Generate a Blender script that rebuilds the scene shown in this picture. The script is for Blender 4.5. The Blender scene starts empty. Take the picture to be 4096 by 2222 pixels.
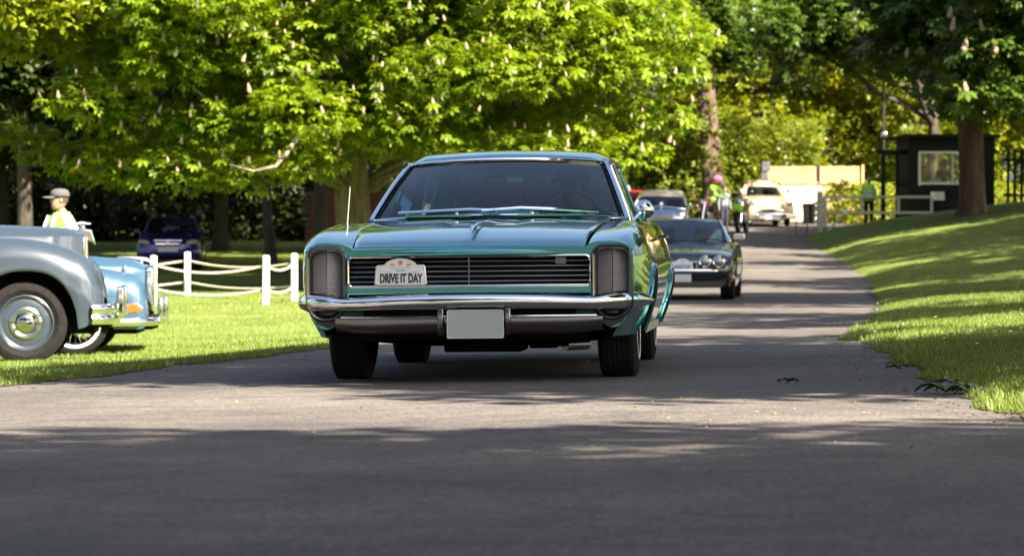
import bpy, bmesh, math, random
import numpy as np
from mathutils import Vector, Matrix

random.seed(7)
RNG = np.random.default_rng(7)
SC = bpy.context.scene
COL = SC.collection
R = math.radians

# ------------------------------------------------------------ camera, sky, sun
cam_d = bpy.data.cameras.new("camera")
cam = bpy.data.objects.new("camera", cam_d)
COL.objects.link(cam)
cam.location = (0, 0, 0.65)
cam.rotation_euler = (R(90), 0, 0)
cam_d.sensor_width = 36.0
cam_d.lens = 113.8
cam_d.shift_y = -0.0150
cam_d.clip_start = 0.1
cam_d.clip_end = 3000
cam_d.dof.use_dof = True
cam_d.dof.focus_distance = 17.4
cam_d.dof.aperture_fstop = 6.3
SC.camera = cam

SUN_EL, SUN_AZ = 41.0, 40.0          # azimuth: degrees to the right of straight behind the camera
SUN_DIR = Vector((math.sin(R(SUN_AZ)) * math.cos(R(SUN_EL)), -math.cos(R(SUN_AZ)) * math.cos(R(SUN_EL)), math.sin(R(SUN_EL))))
world = bpy.data.worlds.new("World")
SC.world = world
world.use_nodes = True
wn = world.node_tree
bg = wn.nodes["Background"]
sky = wn.nodes.new("ShaderNodeTexSky")
sky.sky_type = 'NISHITA'
sky.sun_disc = False
sky.sun_elevation = R(SUN_EL)
sky.sun_rotation = math.atan2(SUN_DIR.x, SUN_DIR.y)
sky.air_density = 1.0
sky.dust_density = 4.0
sky.ozone_density = 0.6
wn.links.new(sky.outputs[0], bg.inputs[0])
bg.inputs[1].default_value = 0.054
sun_d = bpy.data.lights.new("sun", 'SUN')
sun_d.energy = 5.0
sun_d.angle = R(0.53)
sun_d.color = (1.0, 0.90, 0.74)
sun = bpy.data.objects.new("sun", sun_d)
COL.objects.link(sun)
sun.location = (20, -30, 40)
sun.rotation_euler = SUN_DIR.to_track_quat('Z', 'Y').to_euler()

vs = SC.view_settings
SC.display_settings.display_device = 'sRGB'
vs.view_transform = 'Standard'
vs.look = 'None'
vs.exposure = 2.45
vs.gamma = 1.0
vs.use_curve_mapping = False
SC.render.film_transparent = False
try:
    SC.cycles.use_denoising = True
    SC.cycles.max_bounces = 8
    SC.cycles.transparent_max_bounces = 16
    SC.cycles.caustics_reflective = False
    SC.cycles.caustics_refractive = False
    SC.cycles.sample_clamp_indirect = 6
except Exception:
    pass

# ------------------------------------------------------------ materials
def mat(name, color, rough=0.5, metal=0.0, coat=0.0, spec=0.5, var=0.0, vscale=8.0, bump=0.0, bscale=40.0, col2=None, sheen=0.0, coords='Object', detail=6.0):
    m = bpy.data.materials.new(name)
    m.use_nodes = True
    nt = m.node_tree
    b = nt.nodes["Principled BSDF"]
    b.inputs["Base Color"].default_value = (*color, 1)
    b.inputs["Roughness"].default_value = rough
    b.inputs["Metallic"].default_value = metal
    b.inputs["Coat Weight"].default_value = coat
    b.inputs["Coat Roughness"].default_value = 0.03
    b.inputs["Specular IOR Level"].default_value = spec
    tc = None
    if var or col2 or bump:
        tc = nt.nodes.new("ShaderNodeTexCoord")
    if var or col2:
        n = nt.nodes.new("ShaderNodeTexNoise")
        n.inputs["Scale"].default_value = vscale
        n.inputs["Detail"].default_value = detail
        n.inputs["Roughness"].default_value = 0.65
        nt.links.new(tc.outputs[coords], n.inputs["Vector"])
        r = nt.nodes.new("ShaderNodeValToRGB")
        r.color_ramp.elements[0].position = 0.32
        r.color_ramp.elements[1].position = 0.68
        c2 = col2 if col2 else tuple(min(1, c * (1 + var)) for c in color)
        c1 = color if col2 else tuple(c * (1 - var) for c in color)
        r.color_ramp.elements[0].color = (*c1, 1)
        r.color_ramp.elements[1].color = (*c2, 1)
        nt.links.new(n.outputs["Fac"], r.inputs[0])
        nt.links.new(r.outputs[0], b.inputs["Base Color"])
    if bump:
        n2 = nt.nodes.new("ShaderNodeTexNoise")
        n2.inputs["Scale"].default_value = bscale
        n2.inputs["Detail"].default_value = 5
        nt.links.new(tc.outputs[coords], n2.inputs["Vector"])
        bp = nt.nodes.new("ShaderNodeBump")
        bp.inputs["Strength"].default_value = bump
        bp.inputs["Distance"].default_value = 0.02
        nt.links.new(n2.outputs["Fac"], bp.inputs["Height"])
        nt.links.new(bp.outputs[0], b.inputs["Normal"])
    return m

def glass_mat(name, tint, refl=1.0, top_tint=None, z0=0, z1=1):
    """Thin window glass: tinted see-through with a mirror reflection that grows towards grazing angles."""
    m = bpy.data.materials.new(name)
    m.use_nodes = True
    nt = m.node_tree
    nt.nodes.remove(nt.nodes["Principled BSDF"])
    out = nt.nodes["Material Output"]
    tr = nt.nodes.new("ShaderNodeBsdfTransparent")
    tr.inputs[0].default_value = (*tint, 1)
    gl = nt.nodes.new("ShaderNodeBsdfGlossy")
    gl.inputs["Roughness"].default_value = 0.01
    fr = nt.nodes.new("ShaderNodeFresnel")
    fr.inputs[0].default_value = 1.5
    mul = nt.nodes.new("ShaderNodeMath")
    mul.operation = 'MULTIPLY_ADD'
    mul.use_clamp = True
    mul.inputs[1].default_value = 1.05 * refl
    mul.inputs[2].default_value = 0.0
    nt.links.new(fr.outputs[0], mul.inputs[0])
    mx = nt.nodes.new("ShaderNodeMixShader")
    nt.links.new(mul.outputs[0], mx.inputs[0])
    nt.links.new(tr.outputs[0], mx.inputs[1])
    nt.links.new(gl.outputs[0], mx.inputs[2])
    nt.links.new(mx.outputs[0], out.inputs[0])
    if top_tint:
        tc = nt.nodes.new("ShaderNodeTexCoord")
        sp = nt.nodes.new("ShaderNodeSeparateXYZ")
        nt.links.new(tc.outputs["Object"], sp.inputs[0])
        mr = nt.nodes.new("ShaderNodeMapRange")
        mr.inputs[1].default_value = z0
        mr.inputs[2].default_value = z1
        nt.links.new(sp.outputs[2], mr.inputs[0])
        mc = nt.nodes.new("ShaderNodeMixRGB")
        mc.inputs[1].default_value = (*tint, 1)
        mc.inputs[2].default_value = (*top_tint, 1)
        nt.links.new(mr.outputs[0], mc.inputs[0])
        nt.links.new(mc.outputs[0], tr.inputs[0])
    return m

def leaf_mat(name, c1, c2, trans=0.35, tcol=None):
    m = bpy.data.materials.new(name)
    m.use_nodes = True
    nt = m.node_tree
    b = nt.nodes["Principled BSDF"]
    out = nt.nodes["Material Output"]
    at = nt.nodes.new("ShaderNodeAttribute")
    at.attribute_name = "tint"
    r = nt.nodes.new("ShaderNodeMixRGB")
    r.inputs[1].default_value = (*c1, 1)
    r.inputs[2].default_value = (*c2, 1)
    nt.links.new(at.outputs["Fac"], r.inputs[0])
    nt.links.new(r.outputs[0], b.inputs["Base Color"])
    b.inputs["Roughness"].default_value = 0.45
    b.inputs["Specular IOR Level"].default_value = 0.35
    t = nt.nodes.new("ShaderNodeBsdfTranslucent")
    mm = nt.nodes.new("ShaderNodeMixRGB")
    mm.blend_type = 'MULTIPLY'
    mm.inputs[0].default_value = 1
    mm.inputs[2].default_value = (*(tcol or (1.5, 1.3, 0.4)), 1)
    nt.links.new(r.outputs[0], mm.inputs[1])
    nt.links.new(mm.outputs[0], t.inputs[0])
    mx = nt.nodes.new("ShaderNodeMixShader")
    mx.inputs[0].default_value = trans
    nt.links.new(b.outputs[0], mx.inputs[1])
    nt.links.new(t.outputs[0], mx.inputs[2])
    nt.links.new(mx.outputs[0], out.inputs[0])
    return m

def bark_mat(name, c1, c2, scale=3.0):
    m = mat(name, c1, rough=0.9, col2=c2, vscale=scale, bump=0.9, bscale=9)
    nt = m.node_tree
    mp = nt.nodes.new("ShaderNodeMapping")
    mp.inputs["Scale"].default_value = (2.2, 2.2, 0.55)
    tc = [n for n in nt.nodes if n.bl_idname == "ShaderNodeTexCoord"][0]
    nt.links.new(tc.outputs["Object"], mp.inputs[0])
    for n in nt.nodes:
        if n.bl_idname == "ShaderNodeTexNoise":
            nt.links.new(mp.outputs[0], n.inputs["Vector"])
    for n in nt.nodes:
        if n.bl_idname == "ShaderNodeBump":
            n.inputs["Distance"].default_value = 0.08
    return m

M = {}
M['chrome'] = mat('chrome', (0.80, 0.82, 0.84), rough=0.07, metal=1.0)
M['dark_chrome'] = mat('dark_chrome', (0.16, 0.16, 0.17), rough=0.22, metal=1.0)
M['valance_metal'] = mat('valance_metal', (0.20, 0.195, 0.20), rough=0.28, metal=1.0)
M['steel'] = mat('steel', (0.55, 0.55, 0.56), rough=0.3, metal=1.0)
M['black'] = mat('black_paint', (0.012, 0.012, 0.012), rough=0.5)
M['matt_black'] = mat('matt_black', (0.008, 0.008, 0.008), rough=0.9, spec=0.1)
M['rubber'] = mat('rubber', (0.008, 0.008, 0.008), rough=0.75, var=0.25, vscale=12)
M['tread'] = mat('tread_rubber', (0.010, 0.0095, 0.0095), rough=0.92, spec=0.2, var=0.35, vscale=18, bump=0.3, bscale=60)
M['white_rubber'] = mat('white_rubber', (0.62, 0.61, 0.55), rough=0.7, var=0.1, vscale=10)
M['teal'] = mat('teal_paint', (0.015, 0.250, 0.268), rough=0.20, metal=0.88, coat=1.0, var=0.06, vscale=300)
M['teal'].node_tree.nodes['Principled BSDF'].inputs['Coat IOR'].default_value = 2.0
M['teal_trim'] = mat('teal_vinyl', (0.42, 0.66, 0.66), rough=0.55, var=0.12, vscale=25)
M['teal_dark'] = mat('teal_carpet_shade', (0.02, 0.06, 0.065), rough=0.8)
M['plate_blank'] = mat('plate_blank', (0.28, 0.335, 0.36), rough=0.45)
M['plate_white'] = mat('plate_white', (0.50, 0.53, 0.55), rough=0.4)
M['plate_shade_lift'] = mat('plate_shade_lift', (0.75, 0.76, 0.78), rough=0.45)  # plate white made brighter to offset the shade on the hatchback
M['plate_soft'] = mat('plate_soft', (0.66, 0.66, 0.72), rough=0.45)
M['ink'] = mat('ink', (0.01, 0.03, 0.032), rough=0.5)
M['ink_blue'] = mat('ink_blue', (0.10, 0.45, 0.66), rough=0.5)
M['ink_orange'] = mat('ink_orange', (0.60, 0.28, 0.08), rough=0.5)
M['lamp_glass'] = mat('lamp_glass', (0.27, 0.29, 0.28), rough=0.25, metal=0.6, coat=1.0)
M['amber'] = mat('amber_lens', (0.62, 0.09, 0.01), rough=0.15, coat=1.0)
M['glass'] = glass_mat('car_glass', (0.92, 0.97, 0.97))
M['glass_dark'] = glass_mat('dark_glass', (0.25, 0.30, 0.34))
M['screen'] = glass_mat('screen_glass', (0.93, 1.0, 1.0), top_tint=(0.03, 0.035, 0.075), z0=1.135, z1=1.205)
M['hut_glass'] = glass_mat('hut_glass', (0.85, 0.90, 0.82), refl=.6)
M['skin'] = mat('skin', (0.31, 0.17, 0.115), rough=0.55, var=0.08, vscale=20)
M['hair'] = mat('hair', (0.05, 0.035, 0.025), rough=0.7)
M['navy'] = mat('navy_cloth', (0.018, 0.022, 0.04), rough=0.85, var=0.2, vscale=15)
M['dark_cloth'] = mat('dark_cloth', (0.010, 0.010, 0.012), rough=0.9, var=0.2, vscale=15)
M['grey_cloth'] = mat('grey_cloth', (0.16, 0.185, 0.20), rough=0.9, var=0.12, vscale=14)
M['pale_cloth'] = mat('pale_cloth', (0.45, 0.47, 0.50), rough=0.9, var=0.12, vscale=14)
M['cap_grey'] = mat('cap_grey', (0.065, 0.063, 0.068), rough=0.9, var=0.1, vscale=30)
M['hivis'] = mat('hivis', (0.27, 0.60, 0.012), rough=0.7, var=0.06, vscale=12)
M['reflective'] = mat('reflective_tape', (0.62, 0.64, 0.66), rough=0.35)
M['pink'] = mat('pink_gloss', (0.50, 0.17, 0.30), rough=0.35, coat=0.5)
M['white_paint'] = mat('white_paint', (0.80, 0.79, 0.76), rough=0.5, var=0.06, vscale=20, bump=0.15, bscale=40)
M['rope'] = mat('rope', (0.62, 0.55, 0.42), rough=0.9, var=0.15, vscale=60, bump=0.5, bscale=120)

# ------------------------------------------------------------ mesh helpers
def link(o, parent=None):
    COL.objects.link(o)
    if parent is not None:
        o.parent = parent
    return o

def tag(o, label=None, cat=None, group=None, kind=None):
    if label: o['label'] = label
    if cat: o['category'] = cat
    if group: o['group'] = group
    if kind: o['kind'] = kind
    return o

def empty(name, loc=(0, 0, 0), rz=0.0, label=None, cat=None, group=None):
    o = bpy.data.objects.new(name, None)
    o.empty_display_size = 0.3
    o.location = loc
    o.rotation_euler = (0, 0, rz)
    link(o)
    return tag(o, label, cat, group)

def copy_tree(o, parent=None):
    c = o.copy()
    link(c)
    c.parent = parent
    for ch in list(o.children):
        copy_tree(ch, c)
    return c

def np_mesh(name, V, F, attr=None):
    V = np.asarray(V, dtype=np.float32)
    F = np.asarray(F, dtype=np.int32)
    me = bpy.data.meshes.new(name)
    me.vertices.add(len(V))
    me.vertices.foreach_set('co', V.ravel())
    k = F.shape[1]
    me.loops.add(F.size)
    me.loops.foreach_set('vertex_index', F.ravel())
    me.polygons.add(len(F))
    me.polygons.foreach_set('loop_start', np.arange(0, F.size, k, dtype=np.int32))
    me.polygons.foreach_set('loop_total', np.full(len(F), k, dtype=np.int32))
    if attr is not None:
        a = me.attributes.new('tint', 'FLOAT', 'POINT')
        a.data.foreach_set('value', np.asarray(attr, dtype=np.float32))
    me.update(calc_edges=True)
    return me

def herm(X, Y, x):
    """smooth interpolation of rows Y given at X"""
    X = np.asarray(X, float); Y = np.asarray(Y, float); x = np.atleast_1d(np.asarray(x, float))
    n = len(X)
    x = np.clip(x, X[0], X[-1])
    sh = (-1,) + (1,) * (Y.ndim - 1)
    d = (Y[1:] - Y[:-1]) / (X[1:] - X[:-1]).reshape(sh)
    m = np.zeros_like(Y)
    m[0] = d[0]; m[-1] = d[-1]
    if n > 2:
        h = (X[1:] - X[:-1]).reshape(sh)
        a, b = d[:-1], d[1:]
        w = (h[1:] * a + h[:-1] * b) / (h[1:] + h[:-1])
        lim = 3 * np.minimum(np.abs(a), np.abs(b))
        m[1:-1] = np.where(a * b > 0, np.sign(w) * np.minimum(np.abs(w), lim), 0)
    i = np.clip(np.searchsorted(X, x, side='right') - 1, 0, n - 2)
    hh = (X[i + 1] - X[i]).reshape(sh)
    t = ((x - X[i]) / (X[i + 1] - X[i])).reshape(sh)
    return ((2 * t**3 - 3 * t**2 + 1) * Y[i] + (t**3 - 2 * t**2 + t) * hh * m[i]
            + (-2 * t**3 + 3 * t**2) * Y[i + 1] + (t**3 - t**2) * hh * m[i + 1])

class MB:
    def __init__(s):
        s.v = []; s.f = []; s.m = []
    def add(s, V, F, mi=0):
        o = len(s.v)
        s.v.extend([tuple(p) for p in V])
        for f in F:
            s.f.append([i + o for i in f]); s.m.append(mi)
        return s
    def box(s, c, d, mi=0, rot=None):
        hx, hy, hz = d[0] / 2, d[1] / 2, d[2] / 2
        P = [Vector((x, y, z)) for x in (-hx, hx) for y in (-hy, hy) for z in (-hz, hz)]
        if rot is not None:
            P = [rot @ p for p in P]
        P = [p + Vector(c) for p in P]
        return s.add(P, [(0, 1, 3, 2), (4, 6, 7, 5), (0, 4, 5, 1), (2, 3, 7, 6), (0, 2, 6, 4), (1, 5, 7, 3)], mi)
    def grid(s, P, cu=False, cv=False, mi=0, flip=False):
        P = np.asarray(P, float)
        nu, nv = P.shape[:2]
        F = []
        for i in range(nu if cu else nu - 1):
            for j in range(nv if cv else nv - 1):
                a = i * nv + j; b = ((i + 1) % nu) * nv + j
                c = ((i + 1) % nu) * nv + (j + 1) % nv; d = i * nv + (j + 1) % nv
                F.append((a, d, c, b) if flip else (a, b, c, d))
        return s.add(P.reshape(-1, 3), F, mi)
    def tube(s, path, r, n=8, mi=0, caps=True, flat=None):
        path = [Vector(p) for p in path]
        rs = r if hasattr(r, '__len__') else [r] * len(path)
        up = None
        rows = []
        for i, p in enumerate(path):
            t = (path[min(i + 1, len(path) - 1)] - path[max(i - 1, 0)]).normalized()
            if up is None:
                up = Vector((0, 0, 1)) if abs(t.z) < 0.9 else Vector((1, 0, 0))
            sx = t.cross(up).normalized()
            up = sx.cross(t).normalized()
            rows.append([p + rs[i] * (math.cos(k * 2 * math.pi / n) * sx + math.sin(k * 2 * math.pi / n) * up * (flat or 1)) for k in range(n)])
        s.grid(np.array([[tuple(q) for q in row] for row in rows]), cv=True, mi=mi, flip=True)
        if caps:
            o = len(s.v)
            L = len(path)
            s.v.extend([tuple(q) for q in rows[0]] + [tuple(q) for q in rows[-1]])
            s.f.append([o + k for k in range(n)]); s.m.append(mi)
            s.f.append([o + n + k for k in reversed(range(n))]); s.m.append(mi)
        return s
    def lathe(s, prof, c=(0, 0, 0), axis=(0, 0, 1), n=24, mi=0, sx=1.0, sy=1.0):
        ax = Vector(axis).normalized()
        q = Vector((0, 0, 1)).rotation_difference(ax)
        rows = []
        for (r, h) in prof:
            rows.append([tuple(Vector(c) + q @ Vector((r * sx * math.cos(k * 2 * math.pi / n), r * sy * math.sin(k * 2 * math.pi / n), h))) for k in range(n)])
        return s.grid(np.array(rows), cv=True, mi=mi, flip=True)
    def prism(s, outline, axis='y', a=0.0, b=0.1, mi=0):
        """outline in the plane across axis; 'y': (x,z), 'z': (x,y), 'x': (y,z)"""
        def P(u, v, w):
            return (u, w, v) if axis == 'y' else ((u, v, w) if axis == 'z' else (w, u, v))
        n = len(outline)
        V = [P(u, v, a) for u, v in outline] + [P(u, v, b) for u, v in outline]
        F = [list(range(n)), list(range(2 * n - 1, n - 1, -1))]
        for i in range(n):
            j = (i + 1) % n
            F.append((i, i + n, j + n, j))
        return s.add(V, F, mi)
    def ball(s, c, r, n=12, mi=0):
        rr = r if hasattr(r, '__len__') else (r, r, r)
        rows = []
        for i in range(n // 2 + 1):
            th = math.pi * i / (n // 2)
            rows.append([(c[0] + rr[0] * math.sin(th) * math.cos(k * 2 * math.pi / n), c[1] + rr[1] * math.sin(th) * math.sin(k * 2 * math.pi / n), c[2] + rr[2] * math.cos(th)) for k in range(n)])
        return s.grid(np.array(rows), cv=True, mi=mi)
    def build(s, name, mats, parent=None, smooth=True, bevel=0.0, sub=0, angle=40, solid=0.0):
        me = bpy.data.meshes.new(name)
        me.from_pydata(s.v, [], s.f)
        ml = mats if isinstance(mats, (list, tuple)) else [mats]
        for m in ml:
            me.materials.append(m)
        if len(ml) > 1:
            me.polygons.foreach_set('material_index', np.array(s.m, dtype=np.int32))
        bm = bmesh.new(); bm.from_mesh(me)
        bmesh.ops.remove_doubles(bm, verts=bm.verts, dist=1e-5)
        bmesh.ops.recalc_face_normals(bm, faces=bm.faces)
        bm.to_mesh(me); bm.free()
        if smooth:
            me.shade_smooth()
            try:
                me.set_sharp_from_angle(angle=R(angle))
            except Exception:
                pass
        o = bpy.data.objects.new(name, me)
        link(o, parent)
        if solid:
            md = o.modifiers.new('solid', 'SOLIDIFY'); md.thickness = solid; md.offset = -1
        if bevel:
            md = o.modifiers.new('bevel', 'BEVEL'); md.width = bevel; md.segments = 2; md.limit_method = 'ANGLE'; md.angle_limit = R(35)
        if sub:
            md = o.modifiers.new('sub', 'SUBSURF'); md.levels = sub; md.render_levels = sub
        return o

def baked(o, name, mats, parent=None):
    """replace an object by the evaluated mesh of it"""
    dg = bpy.context.evaluated_depsgraph_get()
    me = bpy.data.meshes.new_from_object(o.evaluated_get(dg))
    me.name = name
    bpy.data.objects.remove(o)
    me.materials.clear()
    for m in (mats if isinstance(mats, (list, tuple)) else [mats]):
        me.materials.append(m)
    n = bpy.data.objects.new(name, me)
    link(n, parent)
    return n

def plate(name, outlines, y, thick, m, parent=None, bevel=0.004, axis='y'):
    """flat plate with holes: first outline is the rim, the others are holes; (x,z) pairs standing in the plane y"""
    cu = bpy.data.curves.new(name, 'CURVE')
    cu.dimensions = '2D'
    cu.fill_mode = 'BOTH'
    cu.extrude = thick / 2
    cu.bevel_depth = bevel
    cu.bevel_resolution = 2
    for ol in outlines:
        sp = cu.splines.new('POLY')
        sp.points.add(len(ol) - 1)
        for p, (u, v) in zip(sp.points, ol):
            p.co = (u, v, 0, 1)
        sp.use_cyclic_u = True
    o = bpy.data.objects.new(name, cu)
    COL.objects.link(o)
    n = baked(o, name, m, parent)
    n.data.transform(Matrix.Translation((0, y, 0)) @ Matrix.Rotation(R(90), 4, 'X'))
    return n

def text_mesh(name, txt, size, m, parent, loc, w=None, thick=0.002, rx=90, bold=0.0, ry=0):
    cu = bpy.data.curves.new(name, 'FONT')
    cu.body = txt
    cu.size = size
    cu.align_x = 'CENTER'; cu.align_y = 'CENTER'
    cu.extrude = thick / 2
    cu.offset = bold
    cu.resolution_u = 3
    o = bpy.data.objects.new(name, cu)
    COL.objects.link(o)
    n = baked(o, name, m, parent)
    xs = [v.co.x for v in n.data.vertices]
    if w and xs:
        k = w / (max(xs) - min(xs))
        n.data.transform(Matrix.Scale(k, 4, (1, 0, 0)))
    n.data.transform(Matrix.Translation(loc) @ Matrix.Rotation(R(ry), 4, 'Y') @ Matrix.Rotation(R(rx), 4, 'X'))
    return n

def rrect(cx, cz, hw, hh, r, n=6):
    P = []
    for (sx, sz, a0) in ((1, 1, 0), (-1, 1, 90), (-1, -1, 180), (1, -1, 270)):
        for k in range(n + 1):
            a = R(a0 + 90 * k / n)
            P.append((cx + sx * (hw - r) + r * math.cos(a), cz + sz * (hh - r) + r * math.sin(a)))
    return P
# ------------------------------------------------------------ terrain
EDGE_R = np.array([(-30, 14), (0, 12.0), (6, 9.0), (9, 5.2), (11, 2.75), (12.5, 2.02), (14.5, 2.10), (17.9, 2.30), (20, 2.42), (22.5, 2.58), (24, 2.70), (25.2, 2.66), (26.6, 2.80), (30, 3.28), (35.8, 4.02), (44, 5.05), (52.7, 5.88), (64, 7.05), (75, 7.70), (85, 8.02), (93, 8.35), (97, 9.2), (100, 12.0), (104, 22), (112, 60), (400, 60)])
EDGE_L = np.array([(-30, -60), (4, -40), (8, -11), (12, -5.6), (17.5, -2.80), (24.6, -1.45), (32, -0.45), (40, 0.40), (48, 1.0), (60, 1.9), (75, 2.8), (84, 2.9), (92, 2.4), (98, 1.8), (106, 1.6), (110, 2.5), (112, 10), (114, 59), (400, 59)])
ROADZ = np.array([(-60, 0), (30, 0), (40, .02), (48, .06), (55, .11), (65, .30), (75, .60), (85, 1.05), (95, 1.45), (105, 1.85), (120, 2.3), (160, 3.0), (400, 6)])
def ip(T, y): return np.interp(y, T[:, 0], T[:, 1])
def xr(y): return ip(EDGE_R, y)
def xl(y): return ip(EDGE_L, y)
def smooth(T, y):
    return (ip(T, y - 3) + ip(T, y - 1.5) + ip(T, y) + ip(T, y + 1.5) + ip(T, y + 3)) / 5
def zroad(x, y):
    x = np.asarray(x, float); y = np.asarray(y, float)
    cross = np.clip(x, -4, 4) * np.interp(y, [0, 30, 60], [.013, .013, .0])
    return smooth(ROADZ, y) + cross
def terrain(x, y):
    """height of the grass away from the road (and of the road itself between its edges)"""
    x = np.asarray(x, float); y = np.asarray(y, float)
    L = xl(y); Rr = xr(y)
    z = zroad(np.clip(x, L, Rr), y)
    dl = np.clip(L - x, 0, None)
    dr = np.clip(x - Rr, 0, None)
    dropmax = np.interp(y, [0, 20, 32, 42, 51, 58, 70, 84, 100, 130], [.12, .20, .36, .26, .13, .14, .34, .58, .7, .6])
    z = z - dropmax * (1 - np.exp(-dl / 2.2)) + .035 * (1 - np.exp(-dl / .25))
    slope = np.interp(y, [0, 20, 40, 60, 80, 90, 110], [.07, .07, .07, .12, .24, .24, .12])
    top = np.interp(y, [0, 30, 60, 85, 110], [.9, 1.0, 1.3, 2.0, 1.0])
    z = z + top * (1 - np.exp(-dr * slope / top)) + .05 * (1 - np.exp(-dr / .25))
    z = z + np.where(dl + dr > .6, .03 * np.sin(x * .9 + 1.3 * np.sin(y * .35)) * np.sin(y * .55 + .7), 0)
    return z
def tz(x, y): return float(terrain(x, y))

def ground_sheet(name, xs_fn, ys, n, z_fn, m):
    rows = []
    for y in ys:
        xs = xs_fn(y)
        rows.append(np.stack([xs, np.full_like(xs, y), z_fn(xs, np.full_like(xs, y))], 1))
    V = np.array(rows)
    mb = MB(); mb.grid(V, flip=True)
    o = mb.build(name, m, angle=180)
    return o

YS = np.concatenate([np.arange(-30, 8, 1.0), np.arange(8, 40, .20), np.arange(40, 120, .5), np.arange(120, 400.1, 8)])
def asphalt():
    m = mat('asphalt', (0.052, 0.050, 0.055), rough=0.88, spec=0.30)
    nt = m.node_tree; b = nt.nodes["Principled BSDF"]
    tc = nt.nodes.new("ShaderNodeTexCoord")
    v = nt.nodes.new("ShaderNodeTexVoronoi"); v.inputs["Scale"].default_value = 70
    n = nt.nodes.new("ShaderNodeTexNoise"); n.inputs["Scale"].default_value = 0.45; n.inputs["Detail"].default_value = 8
    n2 = nt.nodes.new("ShaderNodeTexNoise"); n2.inputs["Scale"].default_value = 35; n2.inputs["Detail"].default_value = 6; n2.inputs["Roughness"].default_value = .8
    for q in (v, n, n2): nt.links.new(tc.outputs["Object"], q.inputs["Vector"])
    r = nt.nodes.new("ShaderNodeValToRGB")
    r.color_ramp.elements[0].position = .34; r.color_ramp.elements[0].color = (.066, .061, .061, 1)
    r.color_ramp.elements[1].position = .72; r.color_ramp.elements[1].color = (.132, .121, .113, 1)
    nt.links.new(n.outputs["Fac"], r.inputs[0])
    r2 = nt.nodes.new("ShaderNodeValToRGB")
    r2.color_ramp.elements[0].position = .36; r2.color_ramp.elements[0].color = (.45, .45, .46, 1)
    r2.color_ramp.elements[1].position = .70; r2.color_ramp.elements[1].color = (1.7, 1.64, 1.55, 1)
    nt.links.new(n2.outputs["Fac"], r2.inputs[0])
    mx = nt.nodes.new("ShaderNodeMixRGB"); mx.blend_type = 'MULTIPLY'; mx.inputs[0].default_value = 1
    nt.links.new(r.outputs[0], mx.inputs[1]); nt.links.new(r2.outputs[0], mx.inputs[2])
    n3 = nt.nodes.new("ShaderNodeTexNoise"); n3.inputs["Scale"].default_value = 3.2; n3.inputs["Detail"].default_value = 9; n3.inputs["Roughness"].default_value = .75
    nt.links.new(tc.outputs["Object"], n3.inputs["Vector"])
    r3 = nt.nodes.new("ShaderNodeValToRGB")
    r3.color_ramp.elements[0].position = .35; r3.color_ramp.elements[0].color = (.74, .74, .75, 1)
    r3.color_ramp.elements[1].position = .62; r3.color_ramp.elements[1].color = (1.24, 1.21, 1.17, 1)
    nt.links.new(n3.outputs["Fac"], r3.inputs[0])
    mx3 = nt.nodes.new("ShaderNodeMixRGB"); mx3.blend_type = 'MULTIPLY'; mx3.inputs[0].default_value = .85
    nt.links.new(mx.outputs[0], mx3.inputs[1]); nt.links.new(r3.outputs[0], mx3.inputs[2])
    nt.links.new(mx3.outputs[0], b.inputs["Base Color"])
    bp = nt.nodes.new("ShaderNodeBump"); bp.inputs["Strength"].default_value = .5; bp.inputs["Distance"].default_value = .012
    nt.links.new(v.outputs["Distance"], bp.inputs["Height"]); nt.links.new(bp.outputs[0], b.inputs["Normal"])
    return m
M['asphalt'] = asphalt()
M['grass'] = mat('grass_turf', (0.075, 0.108, 0.018), rough=0.9, spec=0.15, col2=(0.150, 0.185, 0.040), vscale=1.1, bump=0.8, bscale=28, detail=10)
M['soil'] = mat('soil', (0.05, 0.038, 0.026), rough=0.95, spec=.1, col2=(0.030, 0.038, 0.016), vscale=.5, bump=.6, bscale=12)

def wob(y, s):      # ragged lawn edge
    return .05 * np.sin(y * 2.1 + s) + .035 * np.sin(y * 5.3 + 2 * s) + .02 * np.sin(y * 13.1 + s)
off = np.concatenate([[-.03, 0.0, .04, .1, .2, .35, .6], np.linspace(1, 12, 34), np.linspace(14, 60, 12), [90, 140, 220]])
o = ground_sheet('lawn', lambda y: (xr(y) + wob(y, 1.0)) + off, YS, len(off), lambda x, y: terrain(x, y) + np.where(x < xr(y) + wob(y, 1.) - .02, -.06, .0), M['grass'])
tag(o, kind='structure')
o = ground_sheet('lawn', lambda y: (xl(y) - wob(y, 2.0)) - off, YS, len(off), lambda x, y: terrain(x, y) + np.where(x > xl(y) - wob(y, 2.) + .02, -.06, .0), M['grass'])
tag(o, kind='structure')
o = ground_sheet('road', lambda y: np.concatenate([np.linspace(xl(y) - .12, xr(y) + .12, 30)]), YS, 30, lambda x, y: zroad(x, y) + .012, M['asphalt'])
tag(o, kind='structure')
M['verge'] = mat('verge_soil', (0.036, 0.030, 0.022), rough=.95, spec=.1, col2=(0.060, 0.050, 0.034), vscale=14, bump=.6, bscale=40)
vo = np.array([-.055, -.035, -.01, .02, .05])
for sd, fn in ((1, lambda y: xr(y) + wob(y, 1.0) + vo - .025 * np.sin(y * 23.7) * np.sin(y * 9.1) * (vo < -.02)), (-1, lambda y: xl(y) - wob(y, 2.0) - vo + .025 * np.sin(y * 21.9) * np.sin(y * 8.3) * (vo < -.02))):
    o = ground_sheet('verge', fn, YS[(YS > 6) & (YS < 60)], 5, lambda x, y: zroad(x, y) + .0155, M['verge'])
    tag(o, kind='structure')
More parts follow.
